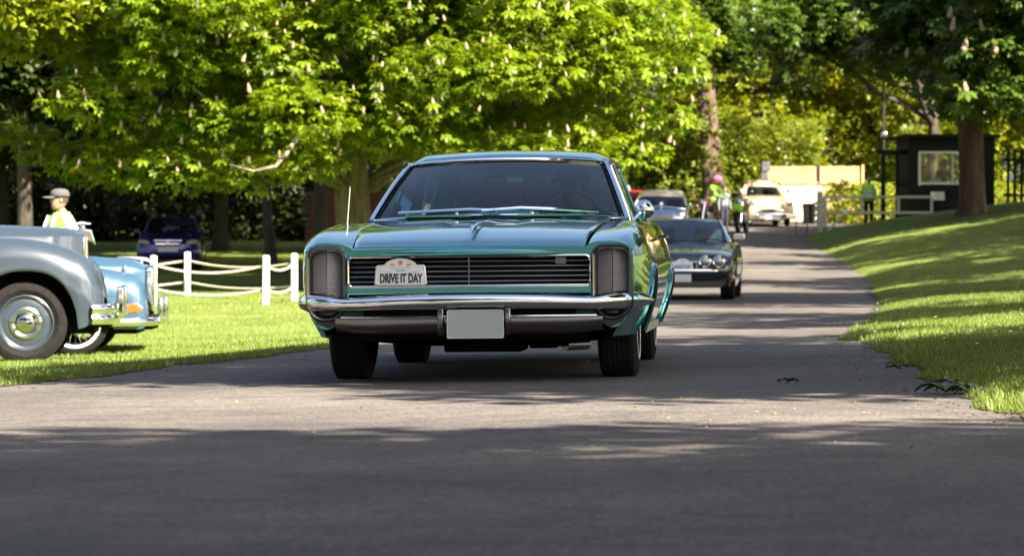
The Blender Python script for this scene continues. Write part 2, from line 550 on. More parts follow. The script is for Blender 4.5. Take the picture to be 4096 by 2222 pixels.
# wide ground below everything
o = MB().grid(np.array([[(x, y, np.interp(y, [-300, 110, 400, 1500], [-1.2, -1.2, 1.5, 8])) for x in np.linspace(-900, 900, 30)] for y in np.linspace(-300, 1500, 40)]), flip=True).build('ground', M['soil'], angle=180)
tag(o, kind='structure')

# ------------------------------------------------------------ grass blades
M['blade'] = leaf_mat('grass_blade', (0.065, 0.115, 0.014), (0.185, 0.235, 0.045), trans=0.30, tcol=(1.3, 1.25, .5))
def blades(name, pts, h, w, label):
    n = len(pts)
    ang = RNG.uniform(0, 2 * math.pi, n)
    hh = h * RNG.uniform(.5, 1.25, n)
    lean = RNG.uniform(.1, .8, n) * hh
    la = RNG.uniform(0, 2 * math.pi, n)
    dx, dy = np.cos(ang) * w / 2, np.sin(ang) * w / 2
    V = np.empty((n, 5, 3), np.float32)
    V[:, 0] = pts + np.stack([dx, dy, np.zeros(n)], 1)
    V[:, 1] = pts - np.stack([dx, dy, np.zeros(n)], 1)
    mid = pts + np.stack([np.cos(la) * lean * .35, np.sin(la) * lean * .35, hh * .6], 1)
    V[:, 2] = mid - np.stack([dx, dy, np.zeros(n)], 1) * .7
    V[:, 3] = mid + np.stack([dx, dy, np.zeros(n)], 1) * .7
    V[:, 4] = pts + np.stack([np.cos(la) * lean, np.sin(la) * lean, hh], 1)
    b = (np.arange(n) * 5)[:, None]
    F = np.concatenate([b + np.array([0, 1, 2]), b + np.array([0, 2, 3]), b + np.array([3, 2, 4])])
    patch = .5 + .5 * np.sin(pts[:, 0] * 1.7 + np.sin(pts[:, 1] * .8) * 2)
    t = np.clip(RNG.uniform(0, .75, n) + .25 * patch, 0, 1)
    me = np_mesh(name, V.reshape(-1, 3), F, np.repeat(t, 5))
    me.materials.append(M['blade'])
    o = bpy.data.objects.new(name, me)
    link(o); tag(o, label, kind='stuff')
    return o
def sample_lawn(side, n, y0, y1, dmax, pw=1.0, edge=0.0, dens_y=1.0):
    u = RNG.uniform(0, 1, n) ** dens_y
    y = y0 + (y1 - y0) * u
    lim = np.minimum(dmax, np.maximum(.2, np.abs(.162 * y - (xr(y) if side > 0 else -xl(y))) + .3)) if not edge else edge
    d = lim * RNG.uniform(0, 1, n) ** pw - .03
    x = (xr(y) + wob(y, 1.) + d) if side > 0 else (xl(y) - wob(y, 2.) - d)
    return np.stack([x, y, terrain(x, y) - .005], 1)
blades('grass', np.concatenate([sample_lawn(1, 46000, 10.5, 22, 5, dens_y=1.3), sample_lawn(1, 60000, 20, 48, 6), sample_lawn(1, 40000, 46, 98, 9)]), .038, .006, 'green mown grass of the right lawn')
blades('grass', np.concatenate([sample_lawn(-1, 60000, 15, 34, 6), sample_lawn(-1, 50000, 32, 70, 9), sample_lawn(-1, 18000, 60, 98, 12)]), .038, .007, 'green mown grass of the left lawn')
blades('grass', np.concatenate([sample_lawn(1, 6500, 10, 30, 1, edge=.14, dens_y=1.5), sample_lawn(-1, 6000, 14, 30, 1, edge=.16)]), .062, .006, 'longer ragged grass along the road edge')
# ------------------------------------------------------------ trees
M['bark_grey'] = bark_mat('bark_grey', (0.085, 0.070, 0.052), (0.34, 0.29, 0.22), 2.5)
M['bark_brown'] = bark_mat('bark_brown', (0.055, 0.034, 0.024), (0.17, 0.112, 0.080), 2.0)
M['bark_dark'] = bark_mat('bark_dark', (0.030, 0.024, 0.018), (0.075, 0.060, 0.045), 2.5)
M['leaf_chestnut'] = leaf_mat('leaf_chestnut', (0.075, 0.135, 0.005), (0.200, 0.275, 0.009), trans=.48, tcol=(1.5, 1.35, .3))
M['leaf_dark'] = leaf_mat('leaf_dark_chestnut', (0.035, 0.070, 0.010), (0.085, 0.140, 0.014), trans=.28, tcol=(1.4, 1.3, .35))  # chestnut leaf with canopy shade put into the colour; other trees share it
M['leaf_yellow'] = leaf_mat('leaf_yellow_green', (0.090, 0.138, 0.006), (0.200, 0.250, 0.010), trans=.38, tcol=(1.4, 1.2, .3))
M['leaf_bright'] = leaf_mat('leaf_bright_wood', (0.105, 0.145, 0.008), (0.225, 0.250, 0.012), trans=.42)
M['leaf_wood'] = leaf_mat('leaf_woodland', (0.070, 0.105, 0.008), (0.185, 0.220, 0.016), trans=.42)
M['leaf_shade'] = leaf_mat('leaf_shade_tone', (0.016, 0.028, 0.006), (0.036, 0.055, 0.010), trans=.2)  # leaves darkened in colour to stand for the wood's shade
M['blossom'] = mat('blossom', (0.19, 0.14, 0.085), rough=.95, col2=(0.33, 0.26, 0.19), vscale=25)

def palmate(k=6):
    """one horse chestnut leaf: k drooping leaflets round a stalk end"""
    V = []; F = []
    for i in range(k):
        a = R(-115 + 230 * i / (k - 1)); ln = .62 + .38 * math.cos(a * .75)
        c, s = math.cos(a), math.sin(a); w = .17 * ln + .03
        P = [(0.0, 0, 0), (.30 * ln, .42 * w, .0), (.68 * ln, w, -.07), (1.0 * ln, 0, -.27), (.68 * ln, -w, -.07), (.30 * ln, -.42 * w, .0)]
        Q = [(.5 * ln, 0, -.055)]
        o = len(V)
        for (x, y, z) in P:
            V.append((x * c - y * s, x * s + y * c, z))
        F += [(o, o + 1, o + 5), (o + 1, o + 2, o + 5), (o + 5, o + 2, o + 4), (o + 2, o + 3, o + 4)]
    return np.array(V, np.float32), np.array(F, np.int32)
def simple_leaf(k=4, seed=3):
    """twig end with k pointed leaves"""
    rng = np.random.default_rng(seed)
    V = []; F = []
    for i in range(k):
        a = 2 * math.pi * i / k + rng.uniform(-.4, .4); ln = rng.uniform(.7, 1.0); w = .30 * ln
        c, s = math.cos(a), math.sin(a); r0 = rng.uniform(0, .25)
        o = len(V)
        for (x, y, z) in [(r0, 0, 0), (r0 + .5 * ln, w, .03), (r0 + ln, 0, -.22), (r0 + .5 * ln, -w, .03)]:
            V.append((x * c - y * s, x * s + y * c, z + rng.uniform(-.05, .05)))
        F += [(o, o + 1, o + 3), (o + 1, o + 2, o + 3)]
    return np.array(V, np.float32), np.array(F, np.int32)
PALM = palmate(6); TWIG = simple_leaf(4)

def rot_batch(n, out, tilt=.55):
    """leaf frames: x axis points outwards (out), z roughly up, with random tilt"""
    o = out + RNG.normal(0, .55, (n, 3)); o[:, 2] = o[:, 2] * .5 - .15
    o /= np.linalg.norm(o, axis=1)[:, None] + 1e-9
    up = np.tile([0, 0, 1.0], (n, 1)) + RNG.normal(0, tilt, (n, 3)) + out * .25
    y = np.cross(up, o); y /= np.linalg.norm(y, axis=1)[:, None] + 1e-9
    z = np.cross(o, y)
    return np.stack([o, y, z], 2)          # columns
def leaf_cloud(name, tmpl, P, out, size, m, tint=None, parent=None):
    n = len(P)
    V, F = tmpl
    Rm = rot_batch(n, out)
    s = size * RNG.uniform(.65, 1.2, n)
    W = np.einsum('nij,kj->nki', Rm, V) * s[:, None, None] + P[:, None, :]
    FF = (F[None] + (np.arange(n) * len(V))[:, None, None]).reshape(-1, 3)
    t = RNG.uniform(0, 1, n) if tint is None else tint
    me = np_mesh(name, W.reshape(-1, 3), FF, np.repeat(np.clip(t, 0, 1), len(V)))
    me.materials.append(m)
    o = bpy.data.objects.new(name, me)
    link(o, parent); o['kind'] = 'stuff'
    return o
def clump_points(clumps, per, flat=.62):
    """points on the upper shells of flattened clumps, with the outward direction of each"""
    P = []; O = []; T = []
    for (c, r) in clumps:
        n = int(per * (r ** 2))
        d = RNG.normal(0, 1, (n, 3)); d /= np.linalg.norm(d, axis=1)[:, None]
        d[:, 2] = np.abs(d[:, 2]) * np.where(RNG.uniform(0, 1, n) < .75, 1, -.7)
        rad = r * RNG.uniform(.55, 1.05, n)
        P.append(np.asarray(c) + d * rad[:, None] * np.array([1, 1, flat])); O.append(d)
        T.append(np.clip(RNG.normal(.45, .25, n) + RNG.uniform(-.25, .25), 0, 1))
    return np.concatenate(P), np.concatenate(O), np.concatenate(T)
def crown_clumps(c, rx, ry, rz, n, r0, r1, inner=.72, zmin=None, sel=None):
    out = []
    k = 0
    while len(out) < n and k < 40 * n:
        k += 1
        d = RNG.normal(0, 1, 3); d /= np.linalg.norm(d)
        q = RNG.uniform(inner, 1.0)
        p = np.array(c) + d * q * np.array([rx, ry, rz])
        if zmin is not None and p[2] < zmin: continue
        if sel is not None and not sel(p): continue
        out.append((p, RNG.uniform(r0, r1)))
    return out
def limb_path(a, b, sag=.0, n=6, wob_=.12):
    a = np.array(a, float); b = np.array(b, float)
    L = np.linalg.norm(b - a)
    P = []
    for i in range(n + 1):
        t = i / n
        p = a + (b - a) * t + np.array([0, 0, sag * math.sin(math.pi * t)])
        if 0 < i < n: p = p + RNG.normal(0, wob_ * L / n, 3)
        P.append(tuple(p))
    return P
def tree_trunk(root, base, top, r0, r1, bark, limbs=(), flare=1.5, burls=True, name='trunk'):
    """trunk and its limbs grown as one wooden part"""
    mb = MB()
    base = np.array(base, float); top = np.array(top, float)
    n = 14; na = 18
    rows = []
    ph = RNG.uniform(0, 6, 4)
    for i in range(n + 1):
        t = i / n
        r = r0 + (r1 - r0) * t
        r *= 1 + (flare - 1) * math.exp(-t * 14)
        c = base + (top - base) * t + np.array([.06 * math.sin(3 * t + ph[0]), .05 * math.sin(4 * t + ph[1]), 0]) * (t * (1 - t) * 4)
        row = []
        for k in range(na):
            a = 2 * math.pi * k / na
            q = r * (1 + .07 * math.sin(3 * a + ph[2] + t) + .05 * math.sin(5 * a + ph[3] - 2 * t) + (flare - 1) * .35 * math.exp(-t * 12) * math.sin(5 * a) + .03 * math.sin(11 * a + 9 * t))
            row.append((c[0] + q * math.cos(a), c[1] + q * math.sin(a), c[2]))
        rows.append(row)
    mb.grid(np.array(rows), cv=True, flip=True)
    for path, ra, rb in limbs:
        k = len(path)
        mb.tube(path, [ra + (rb - ra) * i / (k - 1) for i in range(k)], n=7)
    return mb.build(name, bark, root, angle=180)

def make_tree(name, label, base, h_trunk, r0, clumps, per, size, leafm, bark, tmpl=TWIG, lean=(0, 0), nlimb=10, group=None, r1=None, cat='tree', limb_r=.12, flare=1.5):
    base = np.array([base[0], base[1], tz(base[0], base[1]) - .1 if len(base) < 3 else base[2]])
    root = empty(name, tuple(base), 0, label, cat, group)
    inv = -base
    top = np.array([lean[0], lean[1], h_trunk])
    limbs = []
    cl = sorted(clumps, key=lambda q: RNG.uniform())
    for (c, r) in cl[:nlimb]:
        t = RNG.uniform(.45, 1.0)
        a = top * t
        limbs.append((limb_path(a, (c - base) * .96, sag=-.15), limb_r * RNG.uniform(.7, 1.3), .02))
    tree_trunk(root, (0, 0, 0), top, r0, r1 or r0 * .6, bark, limbs, flare=flare)
    P, O, T = clump_points(clumps, per)
    leaf_cloud('crown', tmpl, P - base, O, size, leafm, T, root)
    return root, P, O

# --- the flowering horse chestnut behind the teal car
cb = (-3.15, 65.0)
def inside_main(p):
    # bottom edge of the crown rises towards both sides of the trunk
    return p[2] > 2.9 - .02 * abs(p[0] + 4) and p[1] < 72
cl = crown_clumps((-2.9, 65.2, 5.6), 5.9, 6.6, 4.0, 100, .75, 1.45, inner=.62, zmin=2.9, sel=lambda p: inside_main(p) and p[1] < 67)
cl += crown_clumps((-2.9, 66.0, 7.5), 6.0, 6.5, 5.5, 90, 1.2, 1.8, inner=.6, zmin=3.2, sel=lambda p: p[2] > 5.4 or p[1] > 66)
# low sweeping boughs on the left, as in the photograph
for (x, y, z, r) in [(-8.6, 62.5, 3.0, 1.0), (-7.6, 61, 2.85, 1.0), (-6.3, 60.3, 2.75, 1.05), (-5.0, 60, 2.75, 1.0), (-3.9, 59.8, 2.95, .95), (-6.9, 60.5, 3.6, 1.1), (-5.4, 59.8, 3.5, 1.0), (-8.0, 61.5, 4.0, 1.1), (-9.6, 62.5, 3.4, .75),
                    (1.2, 60.5, 3.2, 1.0), (2.2, 61.3, 3.1, .9), (2.9, 62.0, 3.7, .9), (.2, 60, 3.0, 1.0), (-.9, 59.8, 2.95, 1.0), (3.2, 62.0, 4.6, .8), (3.35, 62.4, 5.3, .8), (-2.6, 59.8, 3.3, .9),
                    (-4.2, 60.5, 4.6, 1.2), (-1.8, 60.2, 4.5, 1.2), (.4, 60.4, 4.5, 1.2), (-6.3, 61, 4.9, 1.2), (1.8, 61, 4.7, 1.1), (-3.0, 60.3, 5.4, 1.2), (-.3, 60.6, 5.5, 1.1), (-5.4, 60.8, 5.7, 1.2), (1.7, 61.3, 5.7, 1.1)]:
    cl.append((np.array([x, y + (1.5 if z < 4 else .2), z - .38]), r * (.95 if z < 4 else .85)))
cl += [(np.array([RNG.uniform(-2.5, 2.5), RNG.uniform(69, 73), RNG.uniform(5.5, 9.5)]), 1.6) for _ in range(14)]  # added at the back of the crown to shade the brick wall
chestnut, CP, CO = make_tree('chestnut_tree', 'flowering horse chestnut with wide bright crown and thick mottled trunk behind the teal car', cb, 4.2, .40, cl, 215, .178, M['leaf_chestnut'], M['bark_grey'], PALM, nlimb=44, r1=.30, limb_r=.085)
# a bare crooked bough left of the trunk
bo = np.array(chestnut.location)
MB().tube([tuple(np.array(p) - bo) for p in [(-3.3, 64.6, 3.6), (-3.7, 62.5, 3.15), (-4.05, 61.0, 3.0), (-4.15, 60.0, 2.7), (-4.35, 59.6, 2.42), (-4.75, 59.5, 2.33), (-5.2, 59.6, 2.45)]], [.075, .06, .05, .042, .034, .024, .014], n=8).build('branch', M['bark_grey'], chestnut, angle=180)

# --- blossom candles (parts) and the leaves that show largest (parts)
bl = MB()
rows = []
for i, (r, h) in enumerate([(0.012, -.03), (.05, 0), (.062, .04), (.05, .085), (.056, .10), (.040, .14), (.044, .155), (.026, .20), (.028, .21), (.008, .26)]):
    rows.append([((r * (1 + .25 * ((k + i) % 2)) * math.cos(k * math.pi / 4)), (r * (1 + .25 * ((k + i) % 2)) * math.sin(k * math.pi / 4)), h) for k in range(8)])
bl.grid(np.array(rows), cv=True, flip=True)
bl0 = bl.build('blossom', M['blossom'], None, angle=30)
BLOSSOM = bl0.data
bpy.data.objects.remove(bl0)
leafmesh = np_mesh('leaf', PALM[0], PALM[1], np.full(len(PALM[0]), .8)); leafmesh.materials.append(M['leaf_chestnut'])
leafmesh2 = np_mesh('leaf', PALM[0], PALM[1], np.full(len(PALM[0]), .8)); leafmesh2.materials.append(M['leaf_dark'])
def hang_parts(root, P, O, mesh, name, n, s0, s1, front=True, maxz=6.2, up=True):
    base = np.array(root.location)
    vis = (P[:, 2] < maxz) & (O[:, 1] < -.05) & (O[:, 2] > -.1)
    ymin = {}
    idx = np.where(vis)[0]
    # keep the points nearest to the road in each small cell, i.e. those in front
    cell = {}
    for i in idx:
        k = (round(P[i, 0] / .32), round(P[i, 2] / .32))
        if k not in cell or P[i, 1] < P[cell[k], 1]: cell[k] = i
    ids = list(cell.values()); random.shuffle(ids)
    for i in ids[:n]:
        o = bpy.data.objects.new(name, mesh)
        link(o, root)
        o.location = tuple(P[i] - base + O[i] * .1 + np.array([0, .04 if up else -.05, .02 if up else 0]))
        s = random.uniform(s0, s1)
        o.scale = (s, s, s * random.uniform(.85, 1.25) if up else s)
        o.rotation_euler = (random.uniform(-.3, .3), random.uniform(-.3, .3), random.uniform(0, 6.3)) if up else (random.uniform(-.5, .5), random.uniform(.0, .7), math.atan2(O[i, 1], O[i, 0]) + random.uniform(-.6, .6))
hang_parts(chestnut, CP, CO, BLOSSOM, 'blossom', 220, .34, .62)
hang_parts(chestnut, CP, CO, leafmesh, 'leaf', 260, .17, .23, up=False)

# --- the right bank's horse chestnut, its shade put into the leaf colour
rb = (12.25, 86.0)
cl = crown_clumps((12.6, 84.5, 8.2), 6.2, 6.2, 4.6, 150, .9, 1.5, inner=.6, zmin=4.6, sel=lambda p: p[1] < 85.5 and p[0] > 11.0 and p[2] > 4.7)
cl += crown_clumps((11.7, 87.3, 7.6), 2.6, 1.8, 2.4, 44, .9, 1.4, inner=.4, zmin=5.0, sel=lambda p: p[2] > 5.0 + .55 * max(0, 10.5 - p[0]))
cl += crown_clumps((15.6, 84.5, 9.5), 4.2, 4.5, 5.5, 60, 1.4, 2.0, inner=.6, zmin=5.4)
for (x, y, z, r) in [(11.2, 80, 4.75, .9), (12.4, 79.5, 4.7, .9), (13.4, 80, 4.6, .9), (11.4, 81, 5.4, .9), (14.4, 80.5, 4.9, 1.0), (11.8, 79.6, 5.7, 1.0), (13.2, 79.6, 6.2, 1.1), (11.4, 80.5, 6.4, 1.0), (13.6, 89, 7.4, 1.2), (15.2, 89.5, 7.4, 1.3), (16.6, 90.5, 7.6, 1.3), (14.5, 90.2, 8.8, 1.4), (16.2, 88.8, 9.0, 1.4), (13.0, 88.6, 9.0, 1.3)]:  # last clumps added to put the barrier gate in shade
    cl.append((np.array([x, y, z]), r))
chestnut2, CP2, CO2 = make_tree('chestnut_tree', 'shade darkened horse chestnut with reddish brown trunk on the grass bank beside the gate hut', rb, 5.2, .335, cl, 95, .26, M['leaf_dark'], M['bark_brown'], PALM, nlimb=16, r1=.31, limb_r=.14, flare=1.35)
hang_parts(chestnut2, CP2, CO2, BLOSSOM, 'blossom', 60, .9, 1.5, maxz=8.5)
hang_parts(chestnut2, CP2, CO2, leafmesh2, 'leaf', 160, .28, .42, maxz=8.5, up=False)

cl = crown_clumps((10.4, 102.6, 8.3), 2.7, 1.6, 1.9, 44, .9, 1.35, inner=.3, zmin=6.2, sel=lambda p: p[2] > 6.3 + .35 * max(0, 9.8 - p[0]))  # right chestnut's left boughs as a separate tree, set back to keep cars sunlit
make_tree('chestnut_tree', 'added shade darkened tree behind the gate hut with boughs reaching left above the gate', (13.6, 104.6), 6.5, .20, cl, 95, .26, M['leaf_dark'], M['bark_dark'], PALM, nlimb=10)
# --- yellow green trees at the upper left
cl = crown_clumps((-10.7, 61.5, 6.8), 3.2, 3.0, 3.6, 90, .8, 1.25, inner=.5, zmin=3.7)
make_tree('lime_tree', 'yellow green tree at the left edge, behind the low chestnut boughs', (-13.0, 63.5), 6, .3, cl, 110, .24, M['leaf_yellow'], M['bark_dark'], TWIG, nlimb=10)
cl = crown_clumps((-5.5, 84, 9.0), 6, 5, 5.5, 80, 1.1, 1.7, inner=.5, zmin=4.2)
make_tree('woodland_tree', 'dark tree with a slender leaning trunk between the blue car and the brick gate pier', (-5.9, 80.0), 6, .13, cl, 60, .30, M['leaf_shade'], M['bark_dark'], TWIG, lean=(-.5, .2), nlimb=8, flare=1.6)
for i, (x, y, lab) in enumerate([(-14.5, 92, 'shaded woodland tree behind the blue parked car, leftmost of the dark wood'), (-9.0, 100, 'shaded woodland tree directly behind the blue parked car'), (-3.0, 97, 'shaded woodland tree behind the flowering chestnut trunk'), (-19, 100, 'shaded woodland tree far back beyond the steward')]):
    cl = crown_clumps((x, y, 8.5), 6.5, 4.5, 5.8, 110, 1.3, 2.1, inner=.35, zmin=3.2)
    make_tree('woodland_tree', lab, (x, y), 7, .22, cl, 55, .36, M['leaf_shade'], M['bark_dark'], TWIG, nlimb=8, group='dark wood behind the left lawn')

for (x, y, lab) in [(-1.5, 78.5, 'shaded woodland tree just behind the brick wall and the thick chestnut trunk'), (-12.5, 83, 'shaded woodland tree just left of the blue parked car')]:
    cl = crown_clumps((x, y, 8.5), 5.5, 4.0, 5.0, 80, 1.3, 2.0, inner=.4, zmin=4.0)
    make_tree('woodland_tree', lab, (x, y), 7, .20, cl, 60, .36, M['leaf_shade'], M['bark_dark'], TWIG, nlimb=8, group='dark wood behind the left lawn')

# --- thin bright woodland right of the chestnut, behind the far cars
cl = crown_clumps((6.4, 111, 11.0), 4.0, 3.2, 4.6, 45, .9, 1.5, inner=.4, zmin=7.2)
oak, _, _ = make_tree('oak_tree', 'tall tree with a rugged pale brown leaning trunk behind the cream cars', (6.95, 110), 9.0, .37, cl, 60, .32, M['leaf_dark'], M['bark_brown'], TWIG, lean=(-.75, 0), nlimb=8, r1=.27, flare=1.25)
n_ = 900
tt = RNG.uniform(0, 1, n_) ** .8; aa = RNG.uniform(0, 6.283, n_)
ivyP = np.stack([-.75 * tt + .42 * np.cos(aa), .42 * np.sin(aa), 8.5 * tt], 1)
ivyP = ivyP[np.sin(tt * 9 + 1.5 * np.sin(aa)) + RNG.normal(0, .5, n_) > .25]
leaf_cloud('ivy', TWIG, ivyP, np.stack([np.cos(aa), np.sin(aa), 0 * aa], 1)[:len(ivyP)], .2, M['leaf_wood'], None, oak)
wood = [(2.2, 117, 'pale green woodland tree left of the leaning trunk, above the red car'), (5.0, 124, 'pale green woodland tree just behind the leaning trunk'), (9.3, 121, 'yellow green woodland tree right of the leaning trunk, behind the plank fence'),
        (13.5, 124, 'yellow green woodland tree behind the gate hut roof'), (18.5, 120, 'yellow green woodland tree behind the dark picket fence'), (-1.5, 122, 'green woodland tree far behind the teal car roof'), (24, 118, 'green woodland tree beyond the right edge of the hut')]
for (x, y, lab) in wood:
    cl = crown_clumps((x, y, 7.6), 4.4, 3.6, 6.6, 85, .8, 1.4, inner=.35, zmin=2.6)
    make_tree('woodland_tree', lab, (x + RNG.uniform(-.8, .8), y + 1.5), 9, .16, cl, 58, .27, M['leaf_bright'] if x > 7 else M['leaf_wood'], M['bark_brown'], TWIG, lean=(RNG.uniform(-.8, .8), 0), nlimb=16, group='sunlit spring wood behind the far cars', limb_r=.08)
# far wood closing the view
def far_mass(name, label, xs, ys, z0, z1, n, size, m):
    P = np.stack([RNG.uniform(xs[0], xs[1], n), RNG.uniform(ys[0], ys[1], n), RNG.uniform(z0, z1, n)], 1)
    P[:, 2] += terrain(np.zeros(n), P[:, 1])
    O = RNG.normal(0, 1, (n, 3)); O[:, 1] = -np.abs(O[:, 1]); O /= np.linalg.norm(O, axis=1)[:, None]
    o = leaf_cloud(name, TWIG, P, O, size, m)
    tag(o, label, kind='stuff')
    return o
far_mass('far_wood', 'dense far wood behind everything', (-40, 45), (130, 150), -1, 22, 26000, .75, M['leaf_wood'])
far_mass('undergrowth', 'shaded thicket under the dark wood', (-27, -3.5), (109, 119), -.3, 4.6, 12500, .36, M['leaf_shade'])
far_mass('undergrowth', 'ivy and saplings under the sunlit wood', (-4.0, 11.0), (112.5, 117), -.3, 4.2, 13000, .23, M['leaf_wood'])
far_mass('undergrowth', 'bramble bank beside the plank fence', (10.7, 26), (106.8, 113), -.5, 1.75, 9000, .20, M['leaf_bright'])
far_mass('hedge', 'low green hedge along the far road side', (9.0, 20), (110.3, 111), -.2, .35, 1500, .16, M['leaf_dark'])

# --- trees of the avenue standing beside and behind the photographer (they shade the road; a few added only to darken hut and foreground)
RNG = np.random.default_rng(21)
def shade_tree(x, y, c, r, n, zlo, lab, per=26, size=.42, more=()):
    cl = crown_clumps(c, r[0], r[1], r[2], n, .8, 1.4, inner=.3, zmin=zlo) + [(np.array(q, float), 1.35) for q in more]
    make_tree('avenue_tree', lab, (x, y), c[2], .35, cl, per, size, M['leaf_dark'], M['bark_brown'], TWIG, nlimb=12, group='avenue trees along the right side of the road')
shade_tree(9.5, -3.0, (7.6, -2.6, 9.0), (6.2, 6.6, 2.6), 150, 6.4, 'tall avenue tree shading the near road', per=46, more=[(xx, yy, 8.0 + .5 * ((i + j) % 3)) for i, xx in enumerate((1.0, 2.7, 4.4, 6.1, 7.8)) for j, yy in enumerate((-2.4, -.8, .8, 2.3))])
shade_tree(10.5, 13.0, (7.0, 13.3, 8.2), (6.2, 5.6, 2.0), 110, 6.0, 'avenue tree on the right lawn beside the teal car', per=36)
shade_tree(14.5, 27, (11.0, 27.0, 8.0), (5.4, 5.0, 2.2), 50, 5.4, 'avenue tree on the right lawn further along', per=24)
shade_tree(17.0, 40, (12.2, 41.0, 8.2), (7.2, 6.4, 2.6), 125, 5.6, 'avenue tree on the right lawn half way to the gate', per=42)
shade_tree(19, 54, (16.5, 54, 8.6), (6.2, 6.8, 2.8), 105, 6.0, 'avenue tree on the right lawn near the bank', per=42)
shade_tree(22, 69, (18.5, 68, 9.2), (6.2, 6.8, 2.6), 100, 7.0, 'avenue tree at the top of the bank, outside the picture', per=42)
shade_tree(-9, -12, (-9, -14, 9.0), (5.0, 5.0, 3.5), 40, 5.0, 'avenue tree left behind the photographer', per=30)
shade_tree(2, -34, (2, -34, 9.0), (9.0, 5.0, 5.0), 60, 3.0, 'avenue tree closing the view behind the photographer', per=30)
shade_tree(22, 14, (22, 14, 6.0), (5.0, 7.0, 5.0), 50, 1.5, 'bushy avenue tree at the far side of the right lawn', per=26)
shade_tree(20.5, 91.5, (19.8, 91.5, 10.5), (5.6, 5.6, 3.8), 80, 6.6, 'tall tree added behind the picket fence end, shading the hut', per=40)  # put in to keep sun off the hut front
shade_tree(19.5, 79, (18.5, 79.5, 10.0), (4.0, 3.6, 2.6), 26, 7.5, 'thin avenue tree on the bank right of the chestnut', per=26)
shade_tree(-8.5, -2.0, (-5.0, -.5, 9.0), (5.2, 7.0, 2.6), 120, 6.2, 'unseen tree added on the left to darken the near road', per=44)  # put in to cut the sky light on the near road
shade_tree(-12, 4, (-3.9, 4.6, 9.6), (4.2, 3.6, 1.8), 60, 7.0, 'unseen tree added on the left, its limb darkening the near road', per=44)  # crown put in overhead to dim the foreground further
shade_tree(-14, 10, (-13, 9.5, 7.5), (5.0, 6.5, 4.6), 80, 2.6, 'full crowned unseen tree added left of the junction to block sky', per=40)  # put in to block sky light from the left
M['hub_chrome'] = mat('hub_chrome', (0.42, 0.43, 0.44), rough=.10, metal=1.0)
# ------------------------------------------------------------ wheels shared by all the cars
def wheel(parent, c, rad, w, side, style='steel', white=0.0, ribs=5, camber=0.0, hubcol='hub_chrome', rimr=.56, rimmat=None, n=40):
    """side: +1 outer face towards +x. Parts: tyre, rim (> hub_cap)"""
    e = empty('wheel', c, 0); e.parent = parent
    if camber: e.rotation_euler = (0, camber, 0)
    hw = w / 2
    prof = [(rad * rimr * 1.02, -hw * .75), (rad * .80, -hw * 1.02), (rad * .93, -hw * .93), (rad * .985, -hw * .80)]
    tp = []
    for k in range(ribs):
        a0 = -hw * .76 + (k) * (hw * 1.52) / ribs
        a1 = a0 + (hw * 1.52) / ribs
        g = (a1 - a0) * .09
        cr = lambda a: rad * (1 - .012 * (a / hw) ** 2)
        tp += [(cr(a0 + g), a0 + g), (cr(a1 - g), a1 - g)]
        if k < ribs - 1:
            tp += [(rad * .955, a1 - g * .6), (rad * .955, a1 + g * .6)]
    prof = prof + tp + [(rad * .985, hw * .80), (rad * .93, hw * .93), (rad * .80, hw * 1.02), (rad * rimr * 1.02, hw * .75)]
    # build along the x axis, outer face at +side
    mb = MB().lathe(prof, axis=(side, 0, 0), n=n)
    mb.build('tyre', M['tread'], e, angle=30)
    if white:
        r0, r1 = white
        MB().lathe([(rad * r0, hw * 1.0), (rad * r0 + .002, hw * 1.035), (rad * r1 - .002, hw * 1.035), (rad * r1, hw * .99)], axis=(side, 0, 0), n=n).build('white_band', M['white_rubber'], e)
    rm = rimmat or M['steel']
    R0 = rad * rimr
    if style == 'wire':
        rim = MB().lathe([(R0 * 1.04, -hw * .7), (R0 * 1.05, hw * .72), (R0 * .98, hw * .84), (R0 * .94, hw * .6), (R0 * .9, 0), (R0 * .94, -hw * .7)], axis=(side, 0, 0), n=n).build('rim', M['chrome'], e)
        sp = MB()
        for k in range(24):
            a = 2 * math.pi * k / 24; b = a + (.30 if k % 2 else -.30)
            x0 = side * hw * (.75 if k % 2 else .35)
            sp.tube([(x0, R0 * .22 * math.cos(b), R0 * .22 * math.sin(b)), (side * hw * .45, R0 * .95 * math.cos(a), R0 * .95 * math.sin(a))], .006, n=5)
        sp.build('spokes', M['chrome'], rim)
        MB().lathe([(R0 * .24, 0), (R0 * .24, hw * .75), (R0 * .16, hw * .95), (.002, hw * 1.0)], axis=(side, 0, 0), n=16).build('hub_cap', M['chrome'], rim)
    else:
        rim = MB().lathe([(R0 * 1.04, -hw * .7), (R0 * 1.04, hw * .74), (R0 * .99, hw * .80), (R0 * .95, hw * .62), (R0 * .86, hw * .50), (R0 * .70, hw * .62), (R0 * .60, hw * .60), (R0 * .3, hw * .40), (.002, hw * .40)], axis=(side, 0, 0), n=n).build('rim', rm, e)
        MB().lathe([(R0 * .62, hw * .60), (R0 * .60, hw * .74), (R0 * .50, hw * .86), (R0 * .40, hw * .74), (R0 * .36, hw * .84), (R0 * .30, hw * 1.0), (R0 * .18, hw * 1.10), (.002, hw * 1.12)], axis=(side, 0, 0), n=n).build('hub_cap', M[hubcol], rim)
    return e

def arch_z(y, arches, zlow):
    z = np.array(zlow, float)
    for (yc, hl, top) in arches:
        d = np.abs(y - yc) / hl
        a = np.where(d < 1, zlow + (top - zlow) * np.sqrt(np.clip(1 - np.clip(d, 0, 1) ** 2.6, 0, 1)), zlow)
        z = np.maximum(z, a)
    return z

